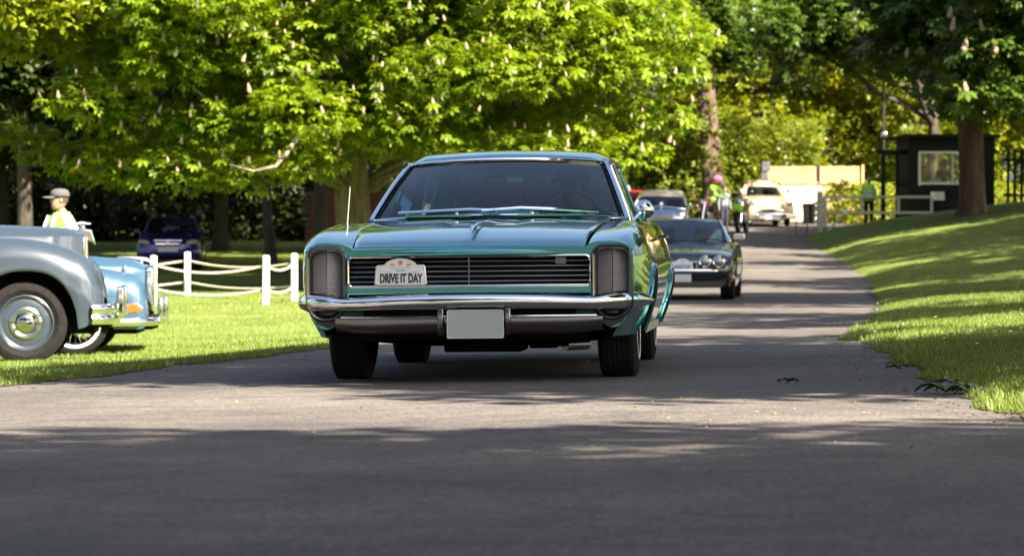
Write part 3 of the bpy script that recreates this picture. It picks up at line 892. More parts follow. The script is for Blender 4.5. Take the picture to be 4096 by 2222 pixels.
def ys_dense(y0, y1, arches, step=.08):
    ys = list(np.arange(y0, y1, step)) + [y1]
    for (yc, hl, top) in arches:
        for u in np.linspace(-1, 1, 25):
            q = yc + hl * math.sin(u * math.pi / 2)
            if y0 < q < y1: ys.append(q)
    ys = np.array(sorted(ys))
    return ys[np.concatenate([[True], np.diff(ys) > .004])]

# ------------------------------------------------------------ the teal two-door coupe
A = R(4.5)
car = empty('coupe_car', (-.150, 18.12, .004), -A, 'shiny teal two door coupe with rally plate on its wide black grille, driving towards us', 'car')
car.rotation_euler = (0, R(-.55), -A)

SY = [-.93, -.80, -.6, -.2, .4, 1.2, 2.2, 2.9, 3.6, 4.3]
SZ = [.25, .35, .45, .56, .66, .76, .84, .92]
SX = np.array([
    [.735, .795, .835, .848, .850, .838, .78, .70],
    [.770, .825, .865, .880, .880, .862, .82, .75],
    [.80, .855, .89, .903, .903, .885, .84, .76],
    [.84, .89, .920, .928, .922, .900, .855, .78],
    [.865, .90, .928, .938, .930, .906, .868, .79],
    [.87, .905, .932, .943, .933, .910, .875, .80],
    [.875, .91, .940, .952, .945, .920, .885, .82],
    [.88, .915, .948, .962, .956, .932, .900, .85],
    [.86, .90, .930, .945, .936, .910, .870, .80],
    [.80, .84, .870, .880, .872, .846, .80, .72]])
ZS = np.array([.712, .745, .775, .815, .845, .855, .862, .885, .875, .84])
XG = np.array([.605, .612, .622, .645, .668, .755, .768, .765, .74, .66])      # inner edge: bonnet gap, then the window line
CRZ = np.array([.744, .778, .812, .850, .880, .885, .890, .905, .895, .86])     # crest height
GZ = np.array([.722, .757, .795, .842, .875, .884, .888, .900, .890, .855])    # height at the inner edge
ARCH = [(0.0, .44, .625), (2.97, .43, .60)]

def side_surface(y0, y1, nz=14):
    ys = ys_dense(y0, y1, ARCH, .06)
    tab = herm(SY, np.column_stack([SX, ZS, XG, CRZ, GZ]), ys)
    rows = []
    zb = arch_z(ys, ARCH, .25)
    for i, y in enumerate(ys):
        xs = tab[i, :8]; zs, xg, cz, gz = tab[i, 8:]
        fx = lambda z: float(herm(SZ, xs, [z])[0])
        xs_top = fx(zs)
        row = []
        # inner edge -> crest -> shoulder
        row += [(xg, gz - .03), (xg + .002, gz - .006), (xg + .010, gz)]
        cx_ = xs_top - .075
        ctrl = herm([0, .45, .8, 1], np.array([[xg + .010, gz], [(xg + cx_) / 2 + .015, (gz + cz) / 2 + .002], [cx_ + .012, cz], [xs_top, zs]]), np.linspace(0, 1, 12))[1:]
        row += [tuple(q) for q in ctrl]
        for k in range(1, nz + 1):
            z = zs + (zb[i] - zs) * (k / nz)
            row.append((fx(z), z))
        row.append((row[-1][0] - .025, row[-1][1] - .002))
        rows.append([(x, y, z) for x, z in row])
    return np.array(rows)
def mirror_x(P):
    Q = P.copy(); Q[..., 0] *= -1; return Q
segs = [('fender', -.93, 1.02), ('door', 1.027, 2.42), ('quarter_panel', 2.427, 4.3)]
for s in (1, -1):
    for nm, a, b in segs:
        P = side_surface(a, b)
        p = MB().grid(P if s > 0 else mirror_x(P)).build(nm, M['teal'], car, angle=45)
        for (yc, hl, top) in ARCH:
            if a < yc < b:
                yy = np.array([yc + hl * math.sin(u * math.pi / 2) for u in np.linspace(-1, 1, 33)])
                zz = arch_z(yy, ARCH, .25)
                tabx = herm(SY, SX, yy)
                path = [(s * (float(herm(SZ, tabx[i], [zz[i]])[0]) + .004), yy[i], zz[i]) for i in range(len(yy))]
                MB().tube(path, .013, n=8).build('arch_lip', M['teal'], p)
                # dark wheel housing behind the opening
                inner = [(q[0] - s * .02, q[1], q[2] + .004) for q in path]
                g = np.array([inner, [(q[0] - s * .36, q[1], q[2] + .06) for q in path]])
                MB().grid(g).build('wheel_housing', M['matt_black'], p)
    # rocker strip
    yy = np.linspace(.47, 2.5, 20)
    tb = herm(SY, SX, yy)
    MB().grid(np.array([[(s * (tb[i][0] + o), y, z) for o, z in ((.0, .30), (.012, .285), (.012, .235), (-.03, .215))] for i, y in enumerate(yy)])).build('rocker_strip', M['steel'], car)

# bonnet
HY = [-.925, -.915, -.90, -.86, -.80, -.70, -.60, -.40, -.2, .1, .4, .6]
HZ = np.array([.690, .712, .728, .745, .765, .787, .805, .828, .846, .866, .882, .890])
hy = np.concatenate([np.linspace(-.925, -.8, 14), np.linspace(-.78, .6, 30)])
hz = herm(HY, HZ, hy)
hg = herm(SY, XG, hy) - .008
P = []
for i, y in enumerate(hy):
    row = []
    for u in np.linspace(-1, 1, 41):
        crown = .018 * (1 - u * u) * min(1, (y + .93) / .5)
        ridge = .008 * math.exp(-(u / .05) ** 2) * min(1, max(0, (y + .9) / .3))
        step = .007 / (1 + math.exp((abs(u) - .33) * 60)) * min(1, max(0, (y + .45) / .3))
        row.append((u * hg[i], y - .035 * (1 - u * u) * max(0, 1 - (y + .93) / .5), hz[i] + crown + ridge - step - .004))
    P.append(row)
bon = MB().grid(np.array(P), flip=True).build('bonnet', M['teal'], car, angle=50, solid=.01)
# ornament on the bonnet nose
orn = MB()
orn.tube([(0.002, -.80, .800), (0.004, -.70, .828), (.010, -.56, .852), (.03, -.30, .868)], [.003, .014, .010, .004], n=8)
orn.lathe([(.022, 0), (.022, .006), (.016, .010), (.001, .011)], c=(-.006, -.52, .842), n=16)
orn.build('bonnet_ornament', M['chrome'], car)
# black gap under the bonnet joints
MB().grid(np.array([[(sx * (float(herm(SY, XG, [y])[0]) - .03 + d), y, float(herm(SY, GZ, [y])[0]) - .03) for d in (0, .05)] for sx in (1,) for y in np.linspace(-.88, .9, 30)])).grid(np.array([[(-(float(herm(SY, XG, [y])[0]) - .03 + d), y, float(herm(SY, GZ, [y])[0]) - .03) for d in (0, .05)] for y in np.linspace(-.88, .9, 30)])).build('bonnet_gap', M['matt_black'], car)

# cowl with two louvred air intakes
cy = np.linspace(.607, 1.10, 10)
P = []
for y in cy:
    w = float(herm(SY, XG, [y])[0]) - .004 if y < 1 else .755
    P.append([(u * w, y, .889 + .035 * (y - .6) + .016 * (1 - u * u)) for u in np.linspace(-1, 1, 25)])
cowl = MB().grid(np.array(P), flip=True).build('cowl', M['teal'], car, angle=60)
for s in (-1, 1):
    x0, x1 = .15, .50
    MB().box((s * .325, .70, .912), (.36, .06, .012)).build('air_intake', M['matt_black'], cowl)
    lv = MB()
    for k in range(27):
        x = x0 + (x1 - x0) * k / 26
        lv.box((s * x, .70, .9195), (.0065, .062, .012))
    lv.box((s * .325, .667, .918), (.38, .008, .010)).box((s * .325, .733, .920), (.38, .008, .010))
    q = lv.build('louvre', M['teal'], cowl); q['kind'] = 'stuff'
    MB().lathe([(.012, 0), (.012, .012), (.001, .016)], c=(s * .22, .72, .926), n=10).build('washer_jet', M['chrome'], cowl)

# front panel with grille and lamp openings
XC = .74
def pod_outline(g=0.0, n=10):
    """headlamp opening, tall with rounded top and a round bottom (right-hand side)"""
    P = []
    hw = .096 + g; top = .728 + g; mid = .445; bot = .350 - g
    r = .055 + g
    for k in range(n + 1):
        a = R(90 * k / n); P.append((XC + hw - r + r * math.cos(a), top - r + r * math.sin(a)))
    for k in range(n + 1):
        a = R(90 + 90 * k / n); P.append((XC - hw + r + r * math.cos(a), top - r + r * math.sin(a)))
    for k in range(2 * n + 1):
        a = R(180 + 180 * k / (2 * n)); P.append((XC + hw * math.cos(a), mid + (mid - bot) * math.sin(a)))
    return P
def flipx(P): return [(-x, z) for x, z in reversed(P)]
# rim of the panel: right half, top centre going right and down, then back under the grille
right = [(0.0, .722), (.60, .718), (.622, .735), (.66, .747), (.74, .752), (.79, .748), (.825, .728), (.846, .69), (.851, .62), (.848, .54), (.842, .46), (.828, .39), (.800, .335), (.77, .305), (.735, .297), (.70, .315), (.655, .37), (.635, .43), (.63, .485), (0, .487)]
outline = right + [(-x, z) for x, z in reversed(right[1:-1])]
grille_hole = rrect(0, .600, .632, .082, .03)
fp = plate('front_panel', [outline, grille_hole, pod_outline(.004), flipx(pod_outline(.004))], -.905, .05, M['teal'], car, bevel=.006)

M['rib_metal'] = mat('rib_metal', (0.50, 0.50, 0.52), rough=.35, metal=.35)
# headlamp pods: dark frame, ribbed clamshell cover
for s in (1, -1):
    ol = pod_outline(.0)
    pts = [(s * x, -.935, z) for x, z in ol]
    fr = MB()
    n = len(pts)
    ctr = Vector((s * XC, -.93, .55))
    sec = [(.014, .02), (.013, -.012), (.004, -.022), (-.010, -.016), (-.020, .01), (-.022, .05)]
    rows = []
    for i, p in enumerate(pts):
        a = Vector(pts[i - 1]); b = Vector(pts[(i + 1) % n])
        t = (b - a).normalized(); nr = Vector((t.z, 0, -t.x)) * s
        if nr.dot(Vector(p) - ctr) < 0: nr = -nr
        rows.append([tuple(Vector(p) + nr * u + Vector((0, v, 0))) for u, v in sec])
    fr.grid(np.array(rows), cu=True)
    pod = fr.build('headlamp_frame', M['dark_chrome'], car, angle=50)
    MB().prism([(s * x, z) for x, z in pod_outline(-.008)], 'y', -.885, -.875).build('cover_back', M['matt_black'], pod)
    sl = MB()
    k = 0
    z = .345
    while z < .722:
        # width of the opening at this height
        hw = .090
        if z > .665: hw = .090 - .045 + math.sqrt(max(0, .045 ** 2 - (z - .665) ** 2)) if z < .71 else .03
        if z < .445: hw = .090 * math.sqrt(max(0, 1 - ((.445 - z) / .095) ** 2))
        if hw > .015:
            for (xa, xb, ya, yb) in ((-hw, -.002, -.888, -.928), (.002, hw, -.928, -.888)):
                za, zb = z, z + .0062
                V = [(s * XC + xa, ya, za), (s * XC + xb, yb, za), (s * XC + xb, yb + .007, zb), (s * XC + xa, ya + .007, zb), (s * XC + xa, ya + .02, za), (s * XC + xb, yb + .02, za), (s * XC + xb, yb + .02, zb), (s * XC + xa, ya + .02, zb)]
                sl.add(V, [(0, 1, 2, 3), (4, 7, 6, 5), (0, 4, 5, 1), (3, 2, 6, 7), (0, 3, 7, 4), (1, 5, 6, 2)])
        z += .0098
    q = sl.build('cover_rib', M['rib_metal'], pod, smooth=False); q['kind'] = 'stuff'
    # bright half ring under the bumper
    arc = [(s * (XC + .098 * math.cos(R(a))), -.945, .445 + .098 * math.sin(R(a))) for a in range(190, 351, 10)]
    MB().tube(arc, .008, n=8).build('lower_ring', M['chrome'], pod)
    # dark trim below the ring
    MB().prism([(s * x, z) for x, z in [(XC - .115, .44)] + [(XC + .105 * math.cos(R(a)), .445 + .105 * math.sin(R(a))) for a in range(190, 351, 12)] + [(XC + .10, .41), (XC + .05, .325), (XC - .01, .300), (XC - .06, .325), (XC - .105, .385)]], 'y', -.942, -.90).build('lower_trim', M['black'], pod, bevel=.004)

# grille
M['bar_metal'] = mat('bar_metal', (0.30, 0.30, 0.31), rough=.3, metal=1.0)
gr = MB().prism(rrect(0, .600, .625, .078, .03), 'y', -.84, -.83).build('grille', M['matt_black'], car)
rim = rrect(0, .600, .628, .080, .03)
pts = [(x, -.930, z) for x, z in rim]
MB().tube(pts + [pts[0], pts[1]], .008, n=8, caps=False).build('grille_surround', M['chrome'], gr)
for k in range(5):
    z = .600 + .0265 * (k - 2)
    b = MB()
    b.tube([(-.622, -.895, z), (-.3, -.915, z), (0.0, -.922, z), (.3, -.915, z), (.622, -.895, z)], .0023, n=6)
    b.build('grille_bar', M['bar_metal'], gr)
lower = MB().box((0, -.934, .5235), (1.22, .012, .010)).build('lower_bar', M['chrome'], gr, bevel=.003)
MB().box((0.0, -.928, .600), (.006, .008, .155)).build('centre_seam', M['dark_chrome'], gr)
MB().box((.47, -.85, .655), (.06, .01, .045)).build('horn', M['dark_chrome'], gr, bevel=.004)

# rally plate hung on the grille
px, pz = -.352, .596
rp_ol = [(-.130, -.068), (.130, -.068), (.137, -.060), (.128, .034), (.120, .040), (.084, .042)] + [(.086 * math.cos(R(a)), .030 + .036 * math.sin(R(a)) + .010 * math.sin(R(a))) for a in range(18, 163, 9)] + [(-.084, .042), (-.120, .040), (-.128, .034), (-.137, -.060)]
def sc(P, k, dz=0): return [(px + x * k, pz + dz + z * k) for x, z in P]
rp = MB().prism(sc(rp_ol, 1.0), 'y', -.958, -.950).build('rally_plate', M['plate_soft'], car, bevel=.003)
rimpts = [(x, -.960, z) for x, z in sc(rp_ol, .955)]
MB().tube(rimpts + [rimpts[0], rimpts[1]], .0028, n=6, caps=False).build('plate_rim', M['white_rubber'], rp)
text_mesh('lettering', 'DRIVE IT DAY', .066, M['ink'], rp, (px + .002, -.9605, pz - .032), w=.222, thick=.002, bold=.0026)
arc = [(px - .118 + .236 * t, -.9603, pz + .020 - .026 * math.sin(math.pi * t)) for t in np.linspace(0, 1, 14)]
MB().tube(arc, .0016, n=5).build('arc_line', M['steel'], rp)
MB().box((px, -.9605, pz + .012), (.050, .002, .006)).build('blue_script', M['ink_blue'], rp)
MB().box((px, -.9605, pz + .026), (.105, .0015, .0035)).build('small_print', M['steel'], rp)
em = MB().prism([(px + .014 * math.cos(a), pz + .050 + .010 * math.sin(a)) for a in np.linspace(0, 2 * math.pi, 12, endpoint=False)], 'y', -.9615, -.957).build('emblem', M['ink_orange'], rp)
MB().box((px, -.962, pz + .058), (.020, .001, .005)).build('emblem_top', M['ink'], em)
for s in (-1, 1):
    g = MB()
    for k in range(4):
        g.tube([(px + s * .042 + (k - 1.5) * .0062 - .0015, -.961, pz + .036), (px + s * .042 + (k - 1.5) * .0062 + .002, -.961, pz + .049)], .0011, n=4)
    g.build('year_mark', M['ink'], rp)

# bumper bar
bx = np.array([-.895, -.885, -.865, -.84, -.80, -.72, -.64, -.56, -.4, 0, .4, .56, .64, .72, .80, .84, .865, .885, .895])
byc = np.array([-.56, -.66, -.76, -.85, -.93, -.985, -1.0, -1.005, -1.02, -1.04, -1.02, -1.005, -1.0, -.985, -.93, -.85, -.76, -.66, -.56])
bh = np.array([.030, .042, .060, .068, .066, .056, .046, .048, .052, .056, .052, .048, .046, .056, .066, .068, .060, .042, .030]) * .78
bz = np.array([.434, .436, .439, .441, .441, .438, .431, .432, .437, .441, .437, .432, .431, .438, .441, .441, .439, .436, .434])
secb = [(.055, .55), (.02, .95), (-.010, 1.0), (-.034, .70), (-.048, .22), (-.046, -.25), (-.030, -.75), (-.004, -1.0), (.03, -.85), (.055, -.5)]
xs = np.concatenate([bx[:1], np.linspace(-.89, .89, 90), bx[-1:]])
rows = []
nrm = None
tabs = herm(bx, np.column_stack([byc, bh, bz]), xs)
for i, x in enumerate(xs):
    dydx = np.interp(x, bx, np.gradient(byc, bx))
    nx, ny = -dydx, 1.0
    l = math.hypot(nx, ny); nx /= l; ny /= l      # points backwards / inwards
    rows.append([(x + d * nx, tabs[i, 0] + d * ny, tabs[i, 2] + tabs[i, 1] * v) for d, v in secb])
bump = MB().grid(np.array(rows), cv=True)
n = len(secb); o0 = 0
bump.f.append(list(range(n))); bump.m.append(0)
bump.f.append([len(bump.v) - 1 - k for k in range(n)]); bump.m.append(0)
bumper = bump.build('bumper', M['chrome'], car, angle=60)
MB().lathe([(.001, -.004), (.09, -.004), (.115, 0), (.09, .006), (.001, .008)], c=(.03, -1.035, .412), axis=(0, -1, 0), n=24, sy=.16).build('number_plate_lamp', M['steel'], bumper)
# dark slot and valance below
MB().box((0, -.905, .40), (1.16, .01, .075)).build('air_slot', M['matt_black'], car)
for s in (-1, 1):
    MB().box((s * .60, -.93, .40), (.10, .03, .075)).build('slot_end', M['teal_dark'], car, bevel=.004)  # body teal replaced by a near-black tone for shade under the bumper
rows = []
for x in np.linspace(-.69, .69, 40):
    c = -.04 * (1 - (x / .69) ** 2)
    e = .018 * max(0, (abs(x) - .45) / .24) ** 2
    rows.append([(x, c + y, z + e * f) for y, z, f in ((-.93, .358, 0), (-.965, .366, 0), (-.982, .361, 0), (-.988, .345, .3), (-.984, .318, .6), (-.968, .292, .9), (-.945, .276, 1), (-.90, .268, 1))])
val = MB().grid(np.array(rows)).build('valance', M['valance_metal'], car, angle=60)
MB().tube([(x, -.986 - .04 * (1 - (x / .69) ** 2), .362) for x in np.linspace(-.66, .66, 24)], .006, n=8).build('valance_lip', M['chrome'], val)
for s in (-1, 1):
    x = .035 + s * .172
    MB().prism([(-1.02, .420), (-1.055, .405), (-1.066, .36), (-1.060, .29), (-1.04, .262), (-1.0, .262), (-.98, .42)], 'x', x - .017, x + .017).build('bumper_guard', M['dark_chrome'], car, bevel=.008)
pl = MB().prism(rrect(.043, .322, .1455, .0745, .008), 'y', -1.078, -1.070).build('number_plate', M['plate_blank'], car, bevel=.002)
rr = [(x, -1.0785, z) for x, z in rrect(.043, .322, .144, .073, .008)]
MB().tube(rr + [rr[0], rr[1]], .002, n=5, caps=False).build('plate_edge', M['white_rubber'], pl)
MB().box((.043, -1.03, .322), (.20, .08, .06)).build('plate_bracket', M['black'], pl)

# underside
ub = MB()
ub.box((0, .0, .275), (1.20, 1.5, .09)).box((0, 1.9, .26), (1.5, 3.4, .10)).box((.02, -.10, .205), (.42, .5, .10)).box((.30, .6, .19), (.16, .5, .07)).box((-.3, 1.0, .20), (.2, .9, .06))
ub.tube([(-.42, 2.5, .22), (-.2, 2.7, .22), (.25, 2.9, .235), (.5, 2.97, .24)], .05, n=8).tube([(-.75, 2.97, .31), (.75, 2.97, .31)], .055, n=10).ball((0, 2.97, .28), .13, n=12)
ub.tube([(-.70, -.02, .24), (-.3, -.02, .21), (.3, -.02, .21), (.70, -.02, .24)], .03, n=8)
ub.build('underbody', M['matt_black'], car, bevel=.02)
MB().tube([(.40, .75, .165), (.52, .9, .165)], .035, n=10).build('exhaust', M['steel'], car)

# wheels
for (x, y, rad, cb_) in ((-.735, 0.02, .352, R(1.2)), (.752, -.02, .352, R(-1.0)), (-.735, 2.97, .347, 0), (.745, 2.97, .347, 0)):
    wheel(car, (x, y, rad - .004), rad, .215, 1 if x > 0 else -1, white=(.66, .71), ribs=6, camber=cb_, rimr=.60, rimmat=M['chrome'])

# ---- greenhouse
wb_ = [(.72, 1.02, .905), (.60, .93, .915), (.4, .86, .921), (.2, .825, .924), (0, .815, .925)]
def ws_pt(u, v):
    """windscreen surface: u -1..1 across, v 0 bottom..1 top"""
    au = abs(u)
    xb, xt = .742 * u, .612 * u
    yb = .815 + .225 * au ** 2.6; yt = 1.62 + .13 * au ** 2.4
    zb = .922 - .022 * au ** 2; zt = 1.268 - .024 * au ** 2
    bul = .045 * math.sin(math.pi * v)
    return (xb + (xt - xb) * v, yb + (yt - yb) * v - bul * .5, zb + (zt - zb) * v + bul * .35)
P = np.array([[ws_pt(u, v) for u in np.linspace(-.985, .985, 41)] for v in np.linspace(.0, .985, 14)])
screen = MB().grid(P).build('windscreen', M['screen'], car, angle=180)
# bright frame
for s in (-1, 1):
    path = [np.array(ws_pt(s * 1.0, v)) + np.array([s * .012, .0, .004]) for v in np.linspace(-.02, 1.0, 12)]
    MB().tube([tuple(p) for p in path], .018, n=8).build('windscreen_pillar', M['chrome'], car)
    path = [np.array(ws_pt(s * .972, v)) + np.array([0, .0, .0]) for v in np.linspace(0, .97, 12)]
    MB().tube([tuple(p) for p in path], .008, n=6).build('windscreen_seal', M['matt_black'], car)
MB().tube([tuple(np.array(ws_pt(u, 1.0)) + np.array([0, 0, .006])) for u in np.linspace(-1, 1, 30)], .0135, n=8).build('header_strip', M['chrome'], car)
MB().tube([tuple(np.array(ws_pt(u, 0.0)) + np.array([0, -.004, .002])) for u in np.linspace(-1, 1, 30)], .007, n=8).build('cowl_strip', M['chrome'], car)
# roof
ry = [1.62, 1.68, 1.80, 2.1, 2.5, 2.9, 3.3]
rzc = np.array([1.276, 1.300, 1.324, 1.346, 1.352, 1.342, 1.30])
rw = np.array([.615, .63, .640, .650, .652, .645, .62])
P = []
for y in np.concatenate([np.linspace(1.62, 1.8, 8), np.linspace(1.85, 3.3, 20)]):
    zc = float(herm(ry, rzc, [y])[0]); w = float(herm(ry, rw, [y])[0])
    row = []
    for u in np.linspace(-1, 1, 37):
        au = abs(u)
        drop = .030 * au ** 2 + .058 * max(0, (au - .80) / .20) ** 2.2
        row.append((u * w + (.012 * np.sign(u) if au > .93 else 0), y + (.13 * au ** 2.4 if y < 1.75 else .13 * au ** 2.4 * max(0, 1 - (y - 1.75) / .5)), zc - drop * (1 if y > 1.7 else .8)))
    P.append(row)
roof = MB().grid(np.array(P), flip=True).build('roof', M['teal'], car, angle=60, solid=.012)
MB().grid(np.array([[(u * .60, y, float(herm(ry, rzc, [y])[0]) - .035 - .03 * u * u) for u in np.linspace(-1, 1, 13)] for y in np.linspace(1.72, 3.28, 12)])).build('headliner', M['teal_trim'], car)
# C pillars and rear window
for s in (-1, 1):
    P = [[(s * .652, 2.75, 1.268), (s * .655, 3.05, 1.258), (s * .625, 3.32, 1.235)], [(s * .70, 2.80, 1.10), (s * .70, 3.25, 1.08), (s * .665, 3.62, 1.06)], [(s * .765, 2.9, .885), (s * .765, 3.4, .885), (s * .73, 3.95, .885)]]
    P = herm([0, .5, 1], np.array(P), np.linspace(0, 1, 9))
    MB().grid(P).build('rear_pillar', M['teal'], car, solid=.02)
    # side glass, dark strip along the roof edge
    P = np.array([[ (s * (.752 + (.645 - .752) * v), yb + (yt - yb) * v, .885 + (1.262 - .885) * v) for yb, yt in ((1.09, 1.72), (1.5, 1.95), (2.0, 2.2), (2.5, 2.5), (2.88, 2.76))] for v in np.linspace(0, 1, 6)])
    MB().grid(P).build('side_window', M['glass_dark'], car)
    MB().tube([(s * .655, y, 1.262 - .0 * y) for y in np.linspace(1.72, 3.0, 12)], .012, n=6).build('drip_rail', M['dark_chrome'], car)
    MB().tube([(s * .70, 2.02, 1.07), (s * .652, 2.02, 1.262)], .010, n=6).tube([(s * .757, 2.02, .89), (s * .70, 2.02, 1.07)], .010, n=6).build('window_post', M['chrome'], car)
P = np.array([[(u * (.60 + (.66 - .60) * v), 3.30 + .62 * v - .05 * abs(u) ** 2 + .04, 1.27 - .37 * v + .03 * math.sin(math.pi * v)) for u in np.linspace(-1, 1, 15)] for v in np.linspace(0, 1, 8)])
MB().grid(P).build('rear_window', M['glass'], car)
# boot and tail
P = []
for y in np.linspace(3.85, 4.30, 10):
    P.append([(u * .70, y, .885 - .03 * ((y - 3.85) / .45) ** 2 + .02 * (1 - u * u)) for u in np.linspace(-1, 1, 15)])
P.append([(u * .66, 4.34, .62) for u in np.linspace(-1, 1, 15)]); P.append([(u * .62, 4.30, .32) for u in np.linspace(-1, 1, 15)])
MB().grid(np.array(P), flip=True).build('boot_lid', M['teal'], car)
MB().box((0, 4.36, .46), (1.72, .08, .10)).build('rear_bumper', M['chrome'], car, bevel=.02)

# interior
it = MB()
it.box((0, 1.18, .86), (1.40, .34, .06)).box((0, 1.34, .80), (1.40, .06, .14))
dash = it.build('dashboard', M['navy'], car, bevel=.02)
MB().box((0, 2.4, .42), (1.50, 2.6, .04)).build('cabin_floor', M['teal_dark'], car)
MB().box((0, .98, .62), (1.40, .03, .5)).build('firewall', M['teal_dark'], car)
for x in (-.37, .37):
    st = MB()
    st.box((x, 2.02, .54), (.52, .55, .18)).box((x, 2.32, .74), (.52, .14, .44), rot=Matrix.Rotation(R(-14), 3, 'X'))
    st.build('front_seat', M['teal_trim'], car, bevel=.05)
MB().box((0, 3.02, .62), (1.25, .5, .2)).box((0, 3.28, .77), (1.25, .16, .38)).build('rear_seat', M['teal_trim'], car, bevel=.05)
for s in (-1, 1):
    MB().box((s * .735, 1.9, .68), (.03, 1.9, .42)).build('door_trim', M['teal_trim'], car, bevel=.01)
MB().box((-.50, 2.78, 1.06), (.16, .10, .36), rot=Matrix.Rotation(R(12), 3, 'Y')).build('pillar_trim', M['teal_trim'], car, bevel=.02)
sw = MB()
sw.tube([(.40 + .19 * math.cos(a), 1.53 - .10 * math.sin(a), .905 + .17 * math.sin(a)) for a in np.linspace(0, 2 * math.pi, 33)], .011, n=8, caps=False)
sw.tube([(.40 - .18, 1.53, .905), (.40 + .18, 1.53, .905)], .010, n=6).tube([(.40, 1.28, .86), (.40, 1.54, .90)], .03, n=8)
sw.build('steering_wheel', M['teal_dark'], car)
mir = MB()
mir.prism(rrect(-.060, 1.152, .062, .026, .012), 'y', 1.478, 1.500)
rv = mir.build('rear_view_mirror', M['white_paint'], car, bevel=.006)
MB().tube([(.0, 1.50, 1.155), (.0, 1.62, 1.235)], .006, n=6).prism(rrect(.055, 1.160, .055, .024, .012), 'y', 1.53, 1.545).build('mirror_stalk', M['steel'], rv)

# wipers
for pts, nm in (([(-.58, .915, .945), (-.4, .866, .953), (-.15, .835, .962), (0.02, .815, .955)], 'wiper_arm'), ([(.60, .905, .945), (.42, .866, .955), (.15, .835, .968), (-.08, .815, .955)], 'wiper_arm')):
    w_ = MB().tube([(x, y - .035, z - .004) for x, y, z in pts], [.011, .010, .010, .008], n=6).build(nm, M['chrome'], car)
    MB().tube([(x * .75 + (.02 if x < 0 else -.02), y - .024, z - .010) for x, y, z in pts], .006, n=6).build('wiper_blade', M['matt_black'], w_)

# door mirror, aerial, handle
mr = MB()
c = Vector((.875, .72, .948))
mr.lathe([(.001, .038), (.022, .034), (.042, .022), (.054, .004), (.056, -.006), (.050, -.010), (.001, -.010)], c=c, axis=(-.12, -1, .12), n=24)
mr.tube([(.80, .60, .868), (.812, .64, .885), (.85, .70, .93), (.87, .73, .945)], [.010, .009, .010, .014], n=8)
mr.lathe([(.030, 0), (.026, .010), (.001, .016)], c=(.80, .60, .862), axis=(.3, 0, 1), n=14)
mr.build('door_mirror', M['chrome'], car)
MB().tube([(-.79, .24, .875), (-.786, .25, 1.08)], [.0042, .003], n=6).ball((-.786, .25, 1.083), .005, n=8).build('aerial', M['chrome'], car)
for s in (-1, 1):
    MB().tube([(s * .915, 1.98, .795), (s * .955, 2.0, .800), (s * .958, 2.12, .800), (s * .920, 2.15, .795)], .010, n=6).build('door_handle', M['chrome'], car)

# fit: the nose is a little wider and the roof a little narrower than the drawing
def fit(o):
    for ch in o.children:
        if ch.type == 'MESH' and not ch.get('fitted'):
            me = ch.data
            n = len(me.vertices)
            co = np.empty(n * 3, np.float32); me.vertices.foreach_get('co', co); co = co.reshape(-1, 3)
            t = np.clip((co[:, 1] - .9) / -1.5, 0, 1)
            k = 1 + .030 * t * t * (3 - 2 * t) - .035 * np.clip((co[:, 2] - .93) / .35, 0, 1)
            co[:, 0] *= k
            me.vertices.foreach_set('co', co.ravel()); me.update()
            ch['fitted'] = 1
            fit(ch)
fit(car)
for ch in car.children_recursive:
    if 'fitted' in ch: del ch['fitted']
# ------------------------------------------------------------ other cars
def paint(name, c, metal=0.1, rough=.32):
    return mat(name, c, rough=rough, metal=metal, coat=1.0)
M['green_black'] = paint('dark_green_paint', (0.001, 0.005, 0.008), .0)
M['navy_paint'] = paint('navy_paint', (0.009, 0.012, 0.15), .2)
M['deep_blue'] = paint('deep_blue_paint', (0.012, 0.025, 0.075), .2)
M['cream'] = paint('cream_paint', (0.44, 0.345, 0.19), 0)
M['old_white'] = paint('old_white_paint', (0.44, 0.39, 0.25), 0)
M['red_paint'] = paint('red_paint', (0.60, 0.030, 0.015), 0)
M['grey_paint'] = paint('blue_grey_paint', (0.030, 0.042, 0.058), .15)
M['sky_paint'] = paint('sky_blue_paint', (0.034, 0.082, 0.130), .25)

